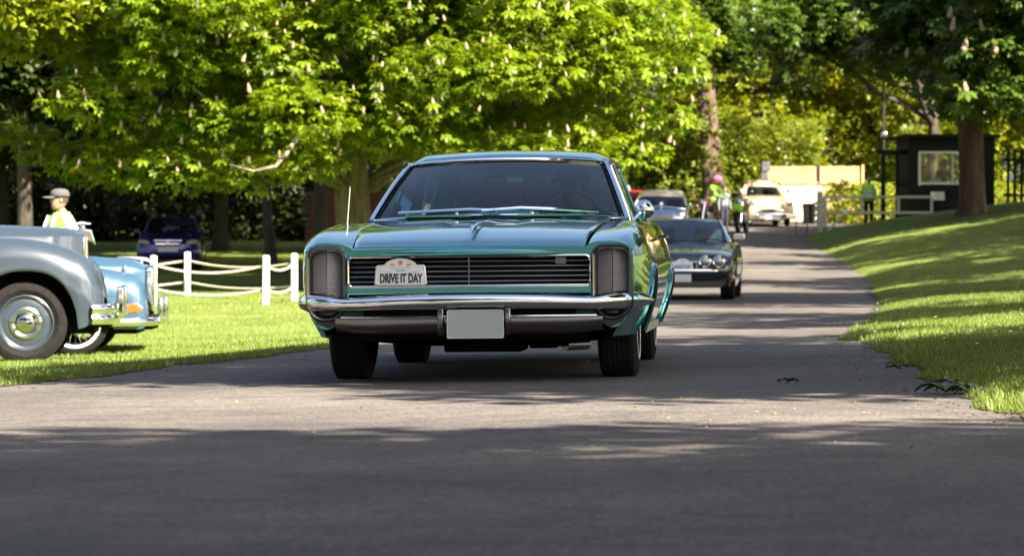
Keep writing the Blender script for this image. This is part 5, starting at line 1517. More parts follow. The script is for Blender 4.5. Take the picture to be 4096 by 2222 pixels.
# ------------------------------------------------------------ people
STAND = dict(pelvis=(0, 0, .93), waist=(0, -.01, 1.08), chest=(0, 0, 1.27), neck=(0, .01, 1.44), head=(0, -.02, 1.60),
             sh=(.17, .01, 1.38), el=(.235, .03, 1.10), wr=(.25, -.06, .86), hp=(.09, 0, .90), kn=(.10, -.02, .50), an=(.11, .03, .09), toe=(.13, -.15, .035))
def person(label, loc, rz, top, legs, over={}, scale=1.0, hat=None, hatm=None, vest=None, headyaw=0.0, tape=True, group=None, glasses=False):
    """one figure: body mesh with head, face and hands; hat and vest as parts. Faces local -y."""
    J = {}
    for k, v in STAND.items():
        if k in ('sh', 'el', 'wr', 'hp', 'kn', 'an', 'toe'):
            J[k + 'R'] = (-v[0], v[1], v[2]); J[k + 'L'] = v
        else: J[k] = v
    J.update(over)
    root = empty('person', loc, rz, label, 'person', group)
    root.scale = (scale,) * 3
    names = ['pelvis', 'waist', 'chest', 'neck', 'nt'] + [a + s for s in 'LR' for a in ('sh', 'el', 'wr', 'pm', 'hp', 'kn', 'an', 'toe')]
    hd = Vector(J['head']); J['nt'] = tuple(Vector(J['neck']).lerp(hd, .45))
    for s in 'LR':
        e, w = Vector(J['el' + s]), Vector(J['wr' + s]); J['pm' + s] = tuple(w + (w - e).normalized() * .075)
    idx = {n: i for i, n in enumerate(names)}
    E = [('pelvis', 'waist'), ('waist', 'chest'), ('chest', 'neck'), ('neck', 'nt')]
    for s in 'LR':
        E += [('chest', 'sh' + s), ('sh' + s, 'el' + s), ('el' + s, 'wr' + s), ('wr' + s, 'pm' + s), ('pelvis', 'hp' + s), ('hp' + s, 'kn' + s), ('kn' + s, 'an' + s), ('an' + s, 'toe' + s)]
    rad = dict(pelvis=(.155, .115), waist=(.145, .105), chest=(.165, .115), neck=(.065, .062), nt=(.056, .056), sh=(.072, .072), el=(.048, .048), wr=(.032, .028), pm=(.040, .022), hp=(.098, .098), kn=(.064, .064), an=(.047, .047), toe=(.048, .034))
    me = bpy.data.meshes.new('body')
    me.from_pydata([J[n] for n in names], [(idx[a], idx[b]) for a, b in E], [])
    o = bpy.data.objects.new('body', me); COL.objects.link(o)
    md = o.modifiers.new('skin', 'SKIN'); md.use_smooth_shade = True
    for n in names:
        k = n[:-1] if n[-1] in 'LR' and n[:-1] in rad else n
        me.skin_vertices[0].data[idx[n]].radius = rad[k]
    me.skin_vertices[0].data[0].use_root = True
    s2 = o.modifiers.new('sub', 'SUBSURF'); s2.levels = 1; s2.render_levels = 1
    mats = [M['skin'], M[top], M[legs], M['black'], M['hair'], M['white_paint']]
    body = baked(o, 'body', mats, root)
    m = body.data
    segs = [(a, b) for a, b in E]
    def mi(a, b):
        if a == 'neck' or 'pm' in b: return 0
        if a.startswith('kn') or a.startswith('hp') or b.startswith('hp'): return 2
        if a.startswith('an'): return 3
        return 1
    A = np.array([J[a] for a, b in segs]); B = np.array([J[b] for a, b in segs]); Mi = np.array([mi(a, b) for a, b in segs])
    fi = []
    for p in m.polygons:
        c = np.array(p.center)
        ab = B - A; t = np.clip(((c - A) * ab).sum(1) / (ab * ab).sum(1), 0, 1)
        d = np.linalg.norm(c - (A + ab * t[:, None]), axis=1)
        k = int(np.argmin(d)); v = int(Mi[k])
        if segs[k] == ('pelvis', 'waist') and t[k] < .25: v = 2
        fi.append(v)
    m.polygons.foreach_set('material_index', np.array(fi, dtype=np.int32))
    # head with face, ears and hair; hands with fingers - joined into the body mesh
    mb = MB()
    prof = [(-.125, .035, .040, -.030), (-.110, .052, .058, -.030), (-.085, .064, .078, -.020), (-.05, .071, .090, -.008), (-.01, .074, .095, 0), (.03, .077, .098, .002), (.07, .074, .094, .004), (.10, .060, .076, .006), (.118, .035, .045, .006), (.124, .004, .004, .006)]
    rot = Matrix.Rotation(headyaw, 3, 'Z')
    def hp_(x, y, z): return tuple(hd + rot @ Vector((x, y, z)))
    rows = []
    for (z, rx, ry, yo) in prof:
        row = []
        for k in range(20):
            a = 2 * math.pi * k / 20
            x = rx * math.sin(a); y = -ry * math.cos(a) + yo
            if k in (0,) and -.03 < z < .02: y -= .018 if z < 0 else .008      # nose bridge
            if k in (1, 19) and 0 < z < .05: y += .008                          # eye sockets
            row.append(hp_(x, y, z))
        rows.append(row)
    mb.grid(np.array(rows), cv=True)
    mb.prism([(0, 0)] * 0 + [(-.012, -.028), (.012, -.028), (.006, .018), (-.006, .018)], 'y', 0, 0) if False else None
    n0 = [hp_(-.014, -.092, -.034), hp_(.014, -.092, -.034), hp_(0, -.094, .022), hp_(0, -.122, -.030)]
    mb.add(n0, [(0, 3, 2), (3, 1, 2), (0, 1, 3)])
    for s in (-1, 1):
        mb.ball(hp_(s * .078, .005, -.012), (.010, .018, .030), n=8)
        mb.ball(hp_(s * .030, -.086, .012), (.012, .008, .006), n=8, mi=5)
        mb.ball(hp_(s * .030, -.0925, .012), (.0055, .003, .0055), n=6, mi=4)
        mb.box(hp_(s * .031, -.092, .030), (.030, .006, .006), mi=4)
    mb.ball(hp_(0, -.086, -.066), (.024, .008, .006), n=8, mi=0)
    rows = []
    for (z, rx, ry, yo) in prof[3:]:
        f = .4 if z < .05 else 1.0
        row = []
        for k in range(20):
            a = 2 * math.pi * k / 20
            front = math.cos(a) > .15 and z < .06
            g = .975 if front else 1.06
            row.append(hp_(rx * g * math.sin(a), -ry * g * math.cos(a) + yo + .002, z + .003))
        rows.append(row)
    mb.grid(np.array(rows), cv=True, mi=4)
    for s in 'LR':
        w, p = Vector(J['wr' + s]), Vector(J['pm' + s]); d = (p - w).normalized()
        sx = 1 if s == 'L' else -1
        q = d.cross(Vector((sx, .2, .1))).normalized(); bend = Vector((-sx, 0, 0)) - d * Vector((-sx, 0, 0)).dot(d)
        for k, ln in enumerate((.062, .075, .078, .068)):
            b = p - d * .01 + q * (.028 - .019 * k)
            mb.tube([b, b + d * ln * .5 + bend * .006, b + d * ln * .95 + bend * .025], [.0095, .0085, .007], n=6)
        b = w + d * .03 + q * .03
        mb.tube([b, b + d * .03 + q * .025, b + d * .06 + q * .030 + bend * .01], [.011, .010, .008], n=6)
    h = mb.build('head', mats, None, angle=180)
    bm = bmesh.new(); bm.from_mesh(m); bm.from_mesh(h.data); bm.to_mesh(m); bm.free()
    # from_mesh keeps material indices of both
    bpy.data.objects.remove(h)
    m.shade_smooth()
    if hat:
        hb = MB()
        rr = [(.100, .025), (.103, .05), (.100, .078), (.082, .106), (.045, .121), (.001, .125)]
        if hat == 'helmet': rr = [(.105, -.10), (.128, -.05), (.136, .02), (.130, .08), (.100, .125), (.05, .148), (.001, .152)]
        if hat == 'beanie': rr = [(.100, .01), (.106, .03), (.100, .09), (.070, .135), (.03, .165), (.018, .175), (.022, .195), (.001, .205)]
        rows = [[hp_(r * .95 * math.sin(2 * math.pi * k / 20), -r * 1.12 * math.cos(2 * math.pi * k / 20) + .003, z) for k in range(20)] for r, z in rr]
        hb.grid(np.array(rows), cv=True)
        if hat == 'cap':
            P = []
            for v in np.linspace(0, 1, 4):
                P.append([hp_(.085 * math.sin(a) * (1 - .12 * v), -.095 * math.cos(a) - .105 * v * max(0, math.cos(a)) ** .7 - .005, .038 - .012 * v - .02 * abs(math.sin(a)) * v) for a in np.linspace(-1.25, 1.25, 13)])
            hb.grid(np.array(P))
        hb.build({'cap': 'cap', 'helmet': 'helmet', 'beanie': 'woolly_hat'}[hat], M[hatm], root, solid=.004)
    if glasses:
        g = MB()
        for s in (-1, 1):
            g.prism([(0, 0)] * 0 + rrect(s * .031, .012, .022, .016, .006), 'y', -.100, -.097)
            g.tube([(s * .053, -.098, .015), (s * .079, -.01, .015)], .003, n=5)
        g.tube([(-.01, -.099, .015), (.01, -.099, .015)], .003, n=5)
        g.v = [hp_(*v) for v in g.v]
        g.build('glasses', M['black'], root)
    if vest:
        vb = MB()
        rows = []
        c0, c1, c2, c3 = Vector(J['pelvis']), Vector(J['waist']), Vector(J['chest']), Vector(J['neck'])
        for (c, rx, ry) in ((c0 + Vector((0, 0, -.06)), .205, .155), (c0.lerp(c1, .6), .195, .150), (c1.lerp(c2, .5), .205, .155), (c2, .215, .158), (c2.lerp(c3, .45), .212, .145), (c2.lerp(c3, .75), .150, .115), (c3 + Vector((0, 0, .015)), .082, .085)):
            rows.append([(c.x + rx * math.sin(2 * math.pi * k / 28), c.y - ry * math.cos(2 * math.pi * k / 28) * (1.0), c.z - (.05 if (k in (0,) and rx < .16) else 0)) for k in range(28)])
        vb.grid(np.array(rows), cv=True)
        v_ = vb.build('hivis_vest', M[vest], root, angle=180, solid=.006)
        if tape:
            tb = MB()
            for (c, rx, ry) in ((c1 + Vector((0, 0, -.02)), .203, .157), (c1.lerp(c2, .45), .210, .160)):
                tb.grid(np.array([[(c.x + rx * math.sin(a), c.y - ry * math.cos(a), c.z + dz) for a in np.linspace(0, 2 * math.pi, 29)] for dz in (0, .05)]))
            for s in (-1, 1):
                tb.tube([(s * .105 + c2.x, c2.y - .158, c2.z - .15), (s * .105 + c2.x, c2.y - .166, c2.z), (s * .10 + c2.x, c2.y - .12, c2.z + .12), (s * .10 + c2.x, c2.y + .02, c2.z + .155), (s * .105 + c2.x, c2.y + .155, c2.z - .02)], .024, n=6, flat=.3)
            tb.build('reflective_tape', M['reflective'], v_, solid=.003)
    return root

# steward in a cap beyond the grey vintage car, looking left
g = tz(-5.27, 37.7)
person('steward in a grey cap, glasses and yellow high visibility vest behind the grey vintage car', (-5.25, 37.7, g), R(-58), 'pale_cloth', 'navy', hat='cap', hatm='cap_grey', vest='hivis', headyaw=R(-14), glasses=True, scale=1.0)
# driver of the teal car (sits in the car)
dr = person('driver in dark clothes and cap at the wheel of the teal car', (0, 0, 0), 0, 'dark_cloth', 'navy', hat='cap', hatm='dark_cloth', headyaw=R(-35),
            over=dict(pelvis=(0, .42, .60), waist=(0, .44, .74), chest=(0, .36, .94), neck=(0, .32, 1.10), head=(-.01, .27, 1.245), shL=(.18, .34, 1.04), shR=(-.18, .34, 1.04), elL=(.26, .06, .90), elR=(-.26, .06, .90), wrL=(.17, -.18, 1.00), wrR=(-.17, -.18, 1.00), hpL=(.09, .36, .58), hpR=(-.09, .36, .58), knL=(.12, -.06, .66), knR=(-.12, -.06, .66), anL=(.12, -.36, .34), anR=(-.12, -.36, .34), toeL=(.12, -.50, .36), toeR=(-.12, -.50, .36)))
mw = Matrix.Translation(car.location) @ car.rotation_euler.to_matrix().to_4x4()
dr.location = mw @ Vector((.40, 1.72, -.115)); dr.rotation_euler = car.rotation_euler

# riders and bystanders far back
g = float(zroad(5.95, 98)) + .01
person('rider in a pink helmet and yellow high visibility jacket leaning over the red motorcycle', (6.02, 98.0, g), R(55), 'hivis', 'dark_cloth', hat='helmet', hatm='pink', vest='hivis', headyaw=R(10),
       over=dict(chest=(0, -.10, 1.25), neck=(0, -.18, 1.40), head=(0, -.25, 1.54), shL=(.18, -.12, 1.34), shR=(-.18, -.12, 1.34), elL=(.25, -.30, 1.12), elR=(-.25, -.30, 1.12), wrL=(.20, -.52, 1.02), wrR=(-.20, -.52, 1.02)))
g = float(zroad(6.4, 99.2)) + .01
person('man in a pale grey top standing just right of the rider with the pink helmet', (6.55, 99.8, g), R(20), 'grey_cloth', 'navy', scale=.80)
person('bystander whose head shows above the red car roof', (3.50, 101.5, float(zroad(3.5, 101)) + .01), R(10), 'grey_cloth', 'navy', scale=.95)
person('attendant in yellow high visibility vest behind the doorway posts of the gate hut', (11.15, 101.2, tz(11.15, 101.2)), R(15), 'hivis', 'dark_cloth', vest='hivis', scale=.98)

# motorcycles
def motorcycle(label, loc, rz, tank, bag=None, fair=None):
    r = empty('motorcycle', loc, rz, label, 'motorcycle', 'motorcycles among the far cars')
    for y in (0, 1.38):
        w = empty('wheel', (0, y, .31)); w.parent = r
        MB().lathe([(.22, -.045), (.28, -.055), (.31, -.03), (.315, 0), (.31, .03), (.28, .055), (.22, .045)], axis=(1, 0, 0), n=28).build('tyre', M['tread'], w)
        rm = MB().lathe([(.225, -.04), (.23, 0), (.225, .04), (.20, .03), (.20, -.03), (.225, -.04)], axis=(1, 0, 0), n=28)
        for k in range(10):
            a = k * math.pi / 5
            rm.tube([(0, .04 * math.cos(a), .04 * math.sin(a)), (0, .21 * math.cos(a), .21 * math.sin(a))], .008, n=5)
        rm.lathe([(.05, -.06), (.05, .06)], axis=(1, 0, 0), n=12)
        rm.build('rim', M['steel'], w)
    f = MB()
    for s in (-1, 1): f.tube([(s * .09, .0, .31), (s * .09, .16, .62), (s * .09, .30, .92)], .025, n=8)
    f.build('fork', M['chrome'], r)
    MB().tube([(0, .28, .86), (0, .75, .80), (0, 1.05, .70), (0, 1.3, .72)], .04, n=8).tube([(0, .32, .80), (0, .5, .35), (0, .95, .33), (0, 1.38, .32)], .035, n=8).build('frame', M['black'], r)
    MB().box((0, .72, .46), (.30, .42, .30)).lathe([(.09, 0), (.10, .02), (.10, .22), (.08, .24)], c=(0, .62, .58), n=12).build('engine', M['steel'], r, bevel=.04)
    MB().ball((0, .62, .86), (.15, .30, .13), n=16).build('fuel_tank', M[tank], r)
    MB().box((0, 1.12, .82), (.25, .62, .09)).build('saddle', M['black'], r, bevel=.03)
    MB().tube([(-.36, .48, 1.02), (-.20, .36, 1.04), (0, .32, .98), (.20, .36, 1.04), (.36, .48, 1.02)], .014, n=8).build('handlebar', M['chrome'], r)
    for s in (-1, 1):
        MB().tube([(s * .26, .38, 1.04), (s * .34, .34, 1.20)], .008, n=5).ball((s * .35, .34, 1.22), (.065, .02, .04), n=10).build('mirror', M['chrome'], r)
        MB().ball((s * .18, .16, .80), (.035, .035, .03), n=8).build('indicator', M['amber'], r)
        MB().tube([(s * .14, .62, .40), (s * .16, .9, .30), (s * .17, 1.55, .36)], [.025, .03, .045], n=8).build('exhaust', M['chrome'], r)
    lamp(r, (0, .10, .86), .095)
    MB().prism([(-.05 + 0, .62), (.05, .62), (.06, .66), (-.06, .66)], 'y', -.25, .25).build('front_mudguard', M[tank], r, bevel=.01)
    if fair: MB().ball((0, .10, .92), (.25, .10, .28), n=16).build('fairing', M[fair], r)
    if bag: MB().box((0, -.02, .70), (.30, .14, .26)).build('front_bag', M[bag], r, bevel=.05)
    return r
motorcycle('red motorcycle under the rider in the pink helmet', (5.58, 96.6, float(zroad(5.6, 97)) + .01), R(-22), 'red_paint', fair=None)
motorcycle('grey motorcycle with a yellow high visibility bag on its front, beside the cream rounded saloon', (6.72, 96.3, float(zroad(6.8, 97)) + .01), R(-14), 'grey_paint', bag='hivis')
# ------------------------------------------------------------ rope fence round the lawn corner
def post(x, y, h, lab):
    z = tz(x, y)
    o = MB().prism([(-.05, -.05), (.05, -.05), (.05, .05), (-.05, .05)], 'z', -.25, h - .012).add([(-.05, -.05, h - .012), (.05, -.05, h - .012), (.05, .05, h - .012), (-.05, .05, h - .012), (0, 0, h)], [(0, 1, 4), (1, 2, 4), (2, 3, 4), (3, 0, 4)]).build('fence_post', M['white_paint'], None, bevel=.006)
    o.location = (x, y, z); o.rotation_euler = (R(random.uniform(-.8, .8)), R(random.uniform(-.6, .6)), R(12))
    tag(o, lab, 'fence post', 'white posts of the rope fence')
    return Vector((x, y, z))
PA = post(-3.88, 51.0, .775, 'tall white square fence post third from the right headlamp pod side, nearest the road')
PA['x'] if False else None
PB = post(-3.62, 53.8, .785, 'white square fence post closest to the teal car')
PC = post(-5.72, 57.0, .775, 'white square fence post in front of the navy hatchback')
PD = post(-5.72, 51.6, .77, 'white fence post mostly hidden by the nose of the pale blue car')
PE = post(-9.6, 58.5, .77, 'white fence post hidden behind the pale blue car')
def rope(a, b, ha, hb, sag, lab):
    P = []
    a = a + Vector((0, 0, ha)); b = b + Vector((0, 0, hb))
    L = (b - a).length
    for i in range(25):
        t = i / 24
        p = a.lerp(b, t); p.z -= sag * 4 * t * (1 - t)
        P.append(p)
    rows = []
    mb = MB()
    # three twisted strands
    for k in range(3):
        Q = []
        n = int(L / .035)
        for i in range(n + 1):
            t = i / n
            f = t * 24; j = min(23, int(f)); p = P[j].lerp(P[j + 1], f - j)
            an = t * L / .16 * 2 * math.pi + k * 2.094
            Q.append(p + Vector((.009 * math.cos(an) * .4, .009 * math.cos(an), .009 * math.sin(an))))
        mb.tube(Q, .0125, n=5)
    o = mb.build('fence_rope', M['rope'], None, angle=180)
    tag(o, lab, 'rope', 'slack ropes between the white posts')
for (a, b, nm, sg) in ((PD, PA, 'near span, from the pale blue car to the post nearest the road', .13), (PA, PB, 'short span between the two posts left of the teal car', .10), (PB, PC, 'far span from beside the teal car to before the hatchback', .10), (PC, PE, 'far span running left behind the pale blue car', .16)):
    rope(a, b, .62, .62, sg, 'upper rope, ' + nm)
    rope(a, b, .24, .24, sg * .8, 'lower rope, ' + nm)

# ------------------------------------------------------------ gate barrier
M['gate_paint'] = mat('gate_paint', (0.33, 0.36, 0.29), rough=.6, var=.1, vscale=6)
M['hut_paint'] = mat('hut_paint', (0.007, 0.010, 0.008), rough=.8, spec=.15, var=.2, vscale=4)
M['wood_orange'] = mat('orange_wood', (0.34, 0.20, 0.085), rough=.75, col2=(0.45, 0.29, 0.14), vscale=3)
M['wood_pale'] = mat('pale_panel', (0.48, 0.44, 0.33), rough=.7, var=.08, vscale=3)
gx, gy = 9.10, 95.0
gz_ = tz(gx, gy)
gt = empty('gate_barrier', (gx, gy, gz_), R(2), 'pale grey green swing gate barrier with three open bays and a sloping stay', 'gate')
MB().box((-.06, 0, .50), (.16, .16, 1.3)).build('gate_post', M['gate_paint'], gt, bevel=.01)
MB().box((-.06, 0, 1.16), (.13, .13, .02)).build('post_cap', M['gate_paint'], gt)
MB().box((.09, 0, .60), (.08, .08, .95)).build('hinge_stile', M['gate_paint'], gt, bevel=.008)
for z in (.56, 1.02): MB().box((1.70, 0, z), (3.14, .06, .075)).build('rail', M['gate_paint'], gt, bevel=.006)
for x in (1.16, 2.25, 3.23): MB().box((x, 0, .79), (.075, .055, .40)).build('upright', M['gate_paint'], gt, bevel=.006)
MB().tube([(.72, -.05, .60), (.05, -.30, -.05)], .035, n=8).build('stay', M['gate_paint'], gt)
MB().tube([(.62, -.04, .56), (.78, -.06, .62)], .065, n=8).build('stay_bracket', M['white_paint'], gt)
for x in (-.75, -.45):
    o = MB().tube([(0, 0, -.2), (0, 0, .5)], .018, n=6).build('marker_rod', M['black'], None)
    o.location = (gx + x, gy - .6 - x, float(zroad(8.5, 95))); tag(o, 'thin dark marker rod at the road edge, ' + ('left of its pair' if x < -.6 else 'right of its pair') + ' before the gate post', 'rod', 'marker rods by the gate')

# ------------------------------------------------------------ gate hut
hx, hy_ = 13.35, 100.0
hz_ = tz(hx, hy_) - .25
hut = empty('gate_hut', (hx, hy_, hz_), R(3), 'black timber gate hut with a wide cream framed window, behind the brown chestnut trunk', 'hut')
W, D, Hh = 2.6, 2.4, 2.75
x0, x1, z0, z1 = -1.02, .92, 1.34, 2.34
for (c, d) in (((-1.17, -1.2, Hh / 2), (.26, .08, Hh)), ((1.13, -1.2, Hh / 2), (.38, .08, Hh)), ((-.05, -1.2, z0 / 2), (1.98, .078, z0)), ((-.05, -1.2, (z1 + Hh) / 2), (1.98, .078, Hh - z1))):
    MB().box(c, d).build('front_wall', M['hut_paint'], hut)
for k in range(12):
    MB().box((-.05, -1.249, .06 + k * .105), (2.5, .016, .088)).build('weatherboard', M['hut_paint'], hut, smooth=False)
for s in (-1, 1): MB().box((s * 1.27, 0, Hh / 2), (.06, D - .1, Hh)).build('side_wall', M['hut_paint'], hut)
for (c, d) in (((-1.15, 1.2, Hh / 2), (.2, .06, Hh)), ((1.15, 1.2, Hh / 2), (.2, .06, Hh)), ((0, 1.2, .6), (2.1, .055, 1.2)), ((0, 1.2, 2.55), (2.1, .055, .4))):
    MB().box(c, d).build('back_wall', M['hut_paint'], hut)
MB().box((0, 0, .25), (2.4, 2.2, .06)).build('hut_floor', M['hut_paint'], hut)
MB().box((0, 0, Hh + .06), (2.95, 2.8, .12)).build('hut_roof', M['hut_paint'], hut, bevel=.02)
M['hut_frame'] = mat('hut_frame', (0.52, 0.50, 0.40), rough=.5)
wf = MB()
for (c, d) in (((x0 + .03, -1.24, 1.79), (.07, .07, .98)), ((x1 - .03, -1.24, 1.79), (.07, .07, .98)), ((-.05, -1.24, z0 + .03), (1.94, .072, .07)), ((-.05, -1.24, z1 - .03), (1.94, .072, .07)), ((.02, -1.24, 1.79), (.04, .068, .90))): wf.box(c, d)
wfo = wf.build('window_frame', M['hut_frame'], hut)
MB().box((-.05, -1.20, 1.79), (1.9, .006, .92)).build('window_pane', M['hut_glass'], wfo)
MB().box((0, 1.2, 1.77), (2.1, .006, 1.15)).build('back_pane', M['hut_glass'], hut)
# open doorway porch on its left
for x in (-2.05, -1.62):
    MB().box((x, -.9, 1.15), (.13 if x < -2 else .09, .12, 2.3)).build('porch_post', M['hut_paint'], hut)
MB().box((-1.78, -.9, 2.33), (.95, .14, .16)).build('porch_beam', M['hut_paint'], hut)
MB().box((-1.5, -.88, 1.35), (.5, .05, .07)).build('porch_rail', M['hut_paint'], hut)
MB().box((-.45, -1.33, .98), (.42, .05, .26), rot=Matrix.Rotation(R(-15), 3, 'X')).build('notice_board', M['gate_paint'], hut)
o = MB().box((0, 0, .15), (.30, .22, .30)).build('storage_box', M['ink_blue'], None, bevel=.02)
o.location = (hx - .38, hy_ - .85, hz_ + 1.22); tag(o, 'blue box standing in the hut window', 'box')
MB().box((-.38, -.85, 1.19), (1.2, .5, .05)).build('counter', M['hut_paint'], hut)
person('person in a woolly hat sitting as a silhouette inside the gate hut window', (hx - .10, hy_ - .60, hz_ + .66), R(25), 'dark_cloth', 'dark_cloth', hat='beanie', hatm='dark_cloth',
       over=dict(pelvis=(0, .10, .62), waist=(0, .10, .78), chest=(0, .06, .98), neck=(0, .03, 1.15), head=(0, -.02, 1.31), shL=(.19, .05, 1.08), shR=(-.19, .05, 1.08), elL=(.26, -.08, .86), elR=(-.26, -.08, .86), wrL=(.14, -.30, .92), wrR=(-.14, -.30, .92), hpL=(.1, .05, .60), hpR=(-.1, .05, .60), knL=(.12, -.35, .55), knR=(-.12, -.35, .55), anL=(.12, -.36, .10), anR=(-.12, -.36, .10), toeL=(.12, -.52, .04), toeR=(-.12, -.52, .04)))
# lamp post beside the hut
lp = empty('lamp_post', (11.88, 103.5, tz(11.88, 103.5)), 0, 'thin black pole with small lamp beside the gate hut', 'pole')
MB().tube([(0, 0, 0), (0, 0, 5.2)], .045, n=8).build('pole', M['black'], lp)
MB().box((0, -.08, 2.95), (.2, .2, .16)).build('lamp_head', M['steel'], lp, bevel=.03)

# ------------------------------------------------------------ plank fence, white doors, bins
pf = empty('plank_fence', (8.9, 111.8, float(zroad(8.9, 106)) - .1), R(-2), 'orange plank fence with two rails, in sun behind the cream saloon', 'fence')
pm = None
for i in range(24):
    x = .06 + i * .127 + (.05 if i > 12 else 0)
    h = 2.20 + random.uniform(-.015, .015)
    b = MB().box((x, 0, h / 2), (.118, .02, h)).build('plank', M['wood_orange'], pf, smooth=False)
for z in (1.05, 1.62):
    for (a, b_) in ((0, 1.66), (1.72, 3.1)): MB().box(((a + b_) / 2, -.035, z), (b_ - a, .05, .09)).build('rail', M['wood_orange'], pf, bevel=.005)
for x in (-.06, 1.69, 3.2): MB().box((x, -.01, 1.12), (.09, .10, 2.25)).build('fence_post', M['black'] if x > 1 and x < 2 else M['wood_orange'], pf, bevel=.008)
dg = empty('panel_gate', (9.15, 110.4, float(zroad(9.1, 106)) - .05), R(-2), 'pale cream panelled gate in front of the plank fence', 'gate')
for i in range(9): MB().box((.08 + i * .155, 0, .74), (.147, .03, 1.42)).build('panel', M['wood_pale'], dg, smooth=False)
for z in (.25, .75, 1.3): MB().box((.70, -.03, z), (1.40, .03, .05)).build('cross_rail', M['wood_pale'], dg)
MB().box((-.05, 0, .78), (.10, .08, 1.56)).build('gate_post', M['bark_dark'], dg)
bn = empty('litter_bin', (9.75, 106.2, float(zroad(9.2, 106)) - .02), R(4), 'black wheeled bin between the pale gate and the barrier post', 'bin')
MB().prism([(-.22, .12), (.22, .12), (.26, .95), (-.26, .95)], 'y', -.27, .27).build('bin_body', M['matt_black'], bn, bevel=.02)
MB().box((0, 0, .985), (.58, .62, .06)).build('lid', M['matt_black'], bn, bevel=.02)
for s in (-1, 1): MB().lathe([(.10, -.03), (.10, .03)], c=(s * .22, .24, .10), axis=(1, 0, 0), n=14).build('wheel', M['rubber'], bn)
bn.scale = (.72, .72, .72)
M['speaker_grey'] = mat('weathered_black', (0.05, 0.05, 0.055), rough=.7, var=.4, vscale=8)
sg = empty('sign_board', (8.66, 110.6, float(zroad(8.6, 106))), R(10), 'dark weathered notice post at the left end of the plank fence', 'sign')
MB().box((0, 0, 1.1), (.14, .12, 2.2)).build('post', M['speaker_grey'], sg, bevel=.01)
MB().box((0, -.02, 2.05), (.30, .16, .34)).box((-.06, -.02, 1.62), (.26, .16, .42)).build('board', M['speaker_grey'], sg, bevel=.02)

# ------------------------------------------------------------ dark picket fence right of the trunk
pk = empty('picket_fence', (14.9, 97.5, tz(15.5, 97.5) - .05), R(0), 'black picket fence on the bank right of the chestnut trunk', 'fence')
for i in range(13):
    x = i * .205
    MB().prism([(x, 0), (x + .085, 0), (x + .085, 1.66), (x + .0425, 1.78), (x, 1.66)], 'y', -.012, .012).build('picket', M['hut_paint'], pk, smooth=False)
for z in (.35, 1.40): MB().box((1.25, .045, z), (2.7, .06, .09)).build('rail', M['hut_paint'], pk)
for z in (.72, .83, .94): MB().box((1.6, .05, z), (2.0, .05, .10)).build('rail', M['hut_paint'], pk)

# ------------------------------------------------------------ brick pier in the shade of the chestnut
M['brick'] = mat('brick', (0.095, 0.042, 0.030), rough=.9, var=.3, vscale=5)
M['mortar'] = mat('mortar', (0.08, 0.07, 0.06), rough=.95)
bw = empty('brick_wall', (-4.75, 77.5, tz(-4.7, 77.5)), R(4), 'old red brick wall in the deep shade left of the chestnut trunk', 'wall')
MB().box((.75, .06, 1.0), (1.9, .18, 2.1)).build('wall_core', M['mortar'], bw)
bmesh_b = MB().box((0, 0, 0), (.215, .10, .065)).build('brick', M['brick'], None, smooth=False)
bd = bmesh_b.data; bpy.data.objects.remove(bmesh_b)
for r_ in range(27):
    for c_ in range(8):
        x = -.09 + c_ * .226 + (.113 if r_ % 2 else 0)
        if x > 1.68: continue
        o = bpy.data.objects.new('brick', bd); link(o, bw)
        o.location = (x + random.uniform(-.003, .003), -.045 + random.uniform(-.006, .006), .04 + r_ * .0755)
cl = crown_clumps((-4.1, 75.5, 7.5), 2.5, 2.2, 2.5, 14, .8, 1.2, inner=.5, zmin=4.6)
make_tree('woodland_tree', 'dark straight trunk standing before the old brick wall', (-4.42, 75.6), 5.5, .17, cl, 50, .30, M['leaf_shade'], M['bark_dark'], TWIG, nlimb=5, flare=1.2)

# ------------------------------------------------------------ small things on the road and lawn
M['leaf_fallen'] = mat('fallen_leaf', (0.050, 0.085, 0.040), rough=.6, col2=(0.09, 0.12, 0.06), vscale=30)
def sprig(x, y, s, lab, n=7):
    z = max(float(zroad(x, y)) + .012, tz(x, y) if x > float(xr(y)) else -9)
    r = empty('fallen_leaf', (x, y, z), random.uniform(0, 6), lab, 'leaf', 'fallen leaf sprigs at the road edge')
    for k in range(n):
        a = R(-100 + 200 * k / max(1, n - 1)) + random.uniform(-.2, .2); L = s * random.uniform(.7, 1)
        P = []
        for v in np.linspace(0, 1, 6):
            w = L * .18 * math.sin(math.pi * min(1, v * .9 + .08))
            h = .008 + .25 * L * math.sin(math.pi * v) * random.uniform(.6, 1)
            P.append([(L * v * math.cos(a) - q * w * math.sin(a), L * v * math.sin(a) + q * w * math.cos(a), h + abs(q) * .012) for q in (-1, 0, 1)])
        MB().grid(np.array(P)).build('leaflet', M['leaf_fallen'], r, angle=180)
    MB().tube([(-s * .5, 0, .006), (0, 0, .012)], .004, n=5).build('stalk', M['leaf_fallen'], r)
sprig(2.02, 15.05, .16, 'large curled green leaf sprig on the asphalt by the right lawn edge', 8)
sprig(2.16, 15.10, .15, 'curled leaf sprig right of the largest one, touching the lawn edge', 7)
sprig(2.17, 16.0, .10, 'small dark leaf a little beyond the large sprigs', 5)
sprig(2.19, 18.4, .08, 'small dark leaf at the edge of the lawn, farthest of the fallen leaves', 5)
sprig(1.42, 16.6, .07, 'flat green sprig lying out on the road right of the teal car', 6)
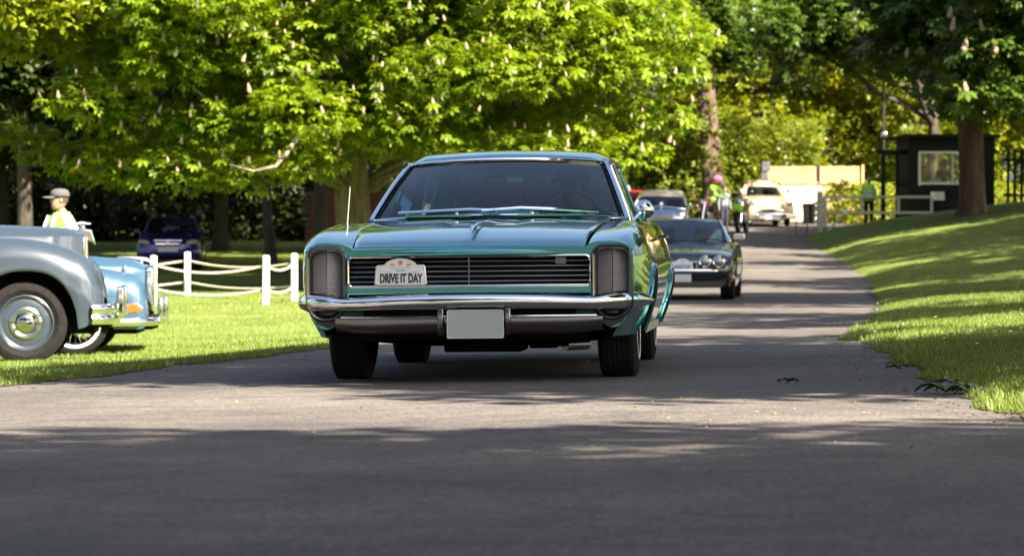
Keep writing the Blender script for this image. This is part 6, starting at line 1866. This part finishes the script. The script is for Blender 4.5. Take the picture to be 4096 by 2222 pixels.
# petals and grit
def specks(name, n, xs, ys, s, m, lab, edge=0):
    P = np.stack([RNG.uniform(*xs, n), ys[0] + (ys[1] - ys[0]) * RNG.uniform(0, 1, n), np.zeros(n)], 1)
    if edge:
        q = RNG.uniform(0, 1, n) ** 2 * .40
        P[:, 0] = np.where(RNG.uniform(0, 1, n) < .65, xr(P[:, 1]) - .03 - q, xl(P[:, 1]) + .03 + q)
    P = P[(P[:, 0] < xr(P[:, 1]) - .02) & (P[:, 0] > xl(P[:, 1]) + .02)]
    P[:, 2] = zroad(P[:, 0], P[:, 1]) + .015
    n = len(P); a = RNG.uniform(0, 6.3, n); r = s * RNG.uniform(.4, 1.3, n)
    V = np.empty((n, 4, 3), np.float32)
    for k in range(4):
        V[:, k] = P + np.stack([r * np.cos(a + k * 1.57), r * .7 * np.sin(a + k * 1.57), .003 * RNG.uniform(0, 2, n)], 1)
    me = np_mesh(name, V.reshape(-1, 3), np.arange(4 * n).reshape(-1, 4)); me.materials.append(m)
    o = bpy.data.objects.new(name, me); link(o); tag(o, lab, kind='stuff')
specks('petals', 90, (-1.5, 2.6), (10.6, 22), .008, M['blossom'], 'fallen pale blossom petals on the road')
specks('litter', 160, (.6, 2.6), (10.5, 15.5), .007, mat('dry_bits', (.35, .20, .08), rough=.9), 'dry brown bud scales on the road near the lawn')
def daisies(name, side, n, y0, y1, s, m, lab):
    P = sample_lawn(side, n, y0, y1, 6); k = len(P)
    V = []; F = []
    for i, p in enumerate(P):
        for j in range(6):
            V.append((p[0] + s * math.cos(j * 1.05), p[1] + s * math.sin(j * 1.05), p[2] + .05 + s * .5 * math.sin(j * 1.05 + 1)))
        F.append([6 * i + j for j in range(6)])
    me = np_mesh(name, V, F); me.materials.append(m)
    o = bpy.data.objects.new(name, me); link(o); tag(o, lab, kind='stuff')
daisies('daisies', 1, 28, 14, 60, .011, M['plate_white'], 'white daisies in the right lawn')
daisies('daisies', -1, 40, 17, 60, .012, M['plate_white'], 'white daisies in the left lawn')
daisies('dandelions', -1, 40, 45, 58, .018, mat('dandelion', (.75, .50, .02), rough=.8), 'yellow dandelions near the rope fence')
daisies('dandelions', 1, 10, 18, 34, .012, mat('dandelion', (.75, .50, .02), rough=.8), 'yellow dandelions in the right lawn')

specks('litter', 1500, (0, 1), (10.5, 34), .011, mat('soil_bits', (.06, .042, .028), rough=1, col2=(.16, .10, .05), vscale=30), 'crumbs of soil and dead leaf along both road edges', edge=1)
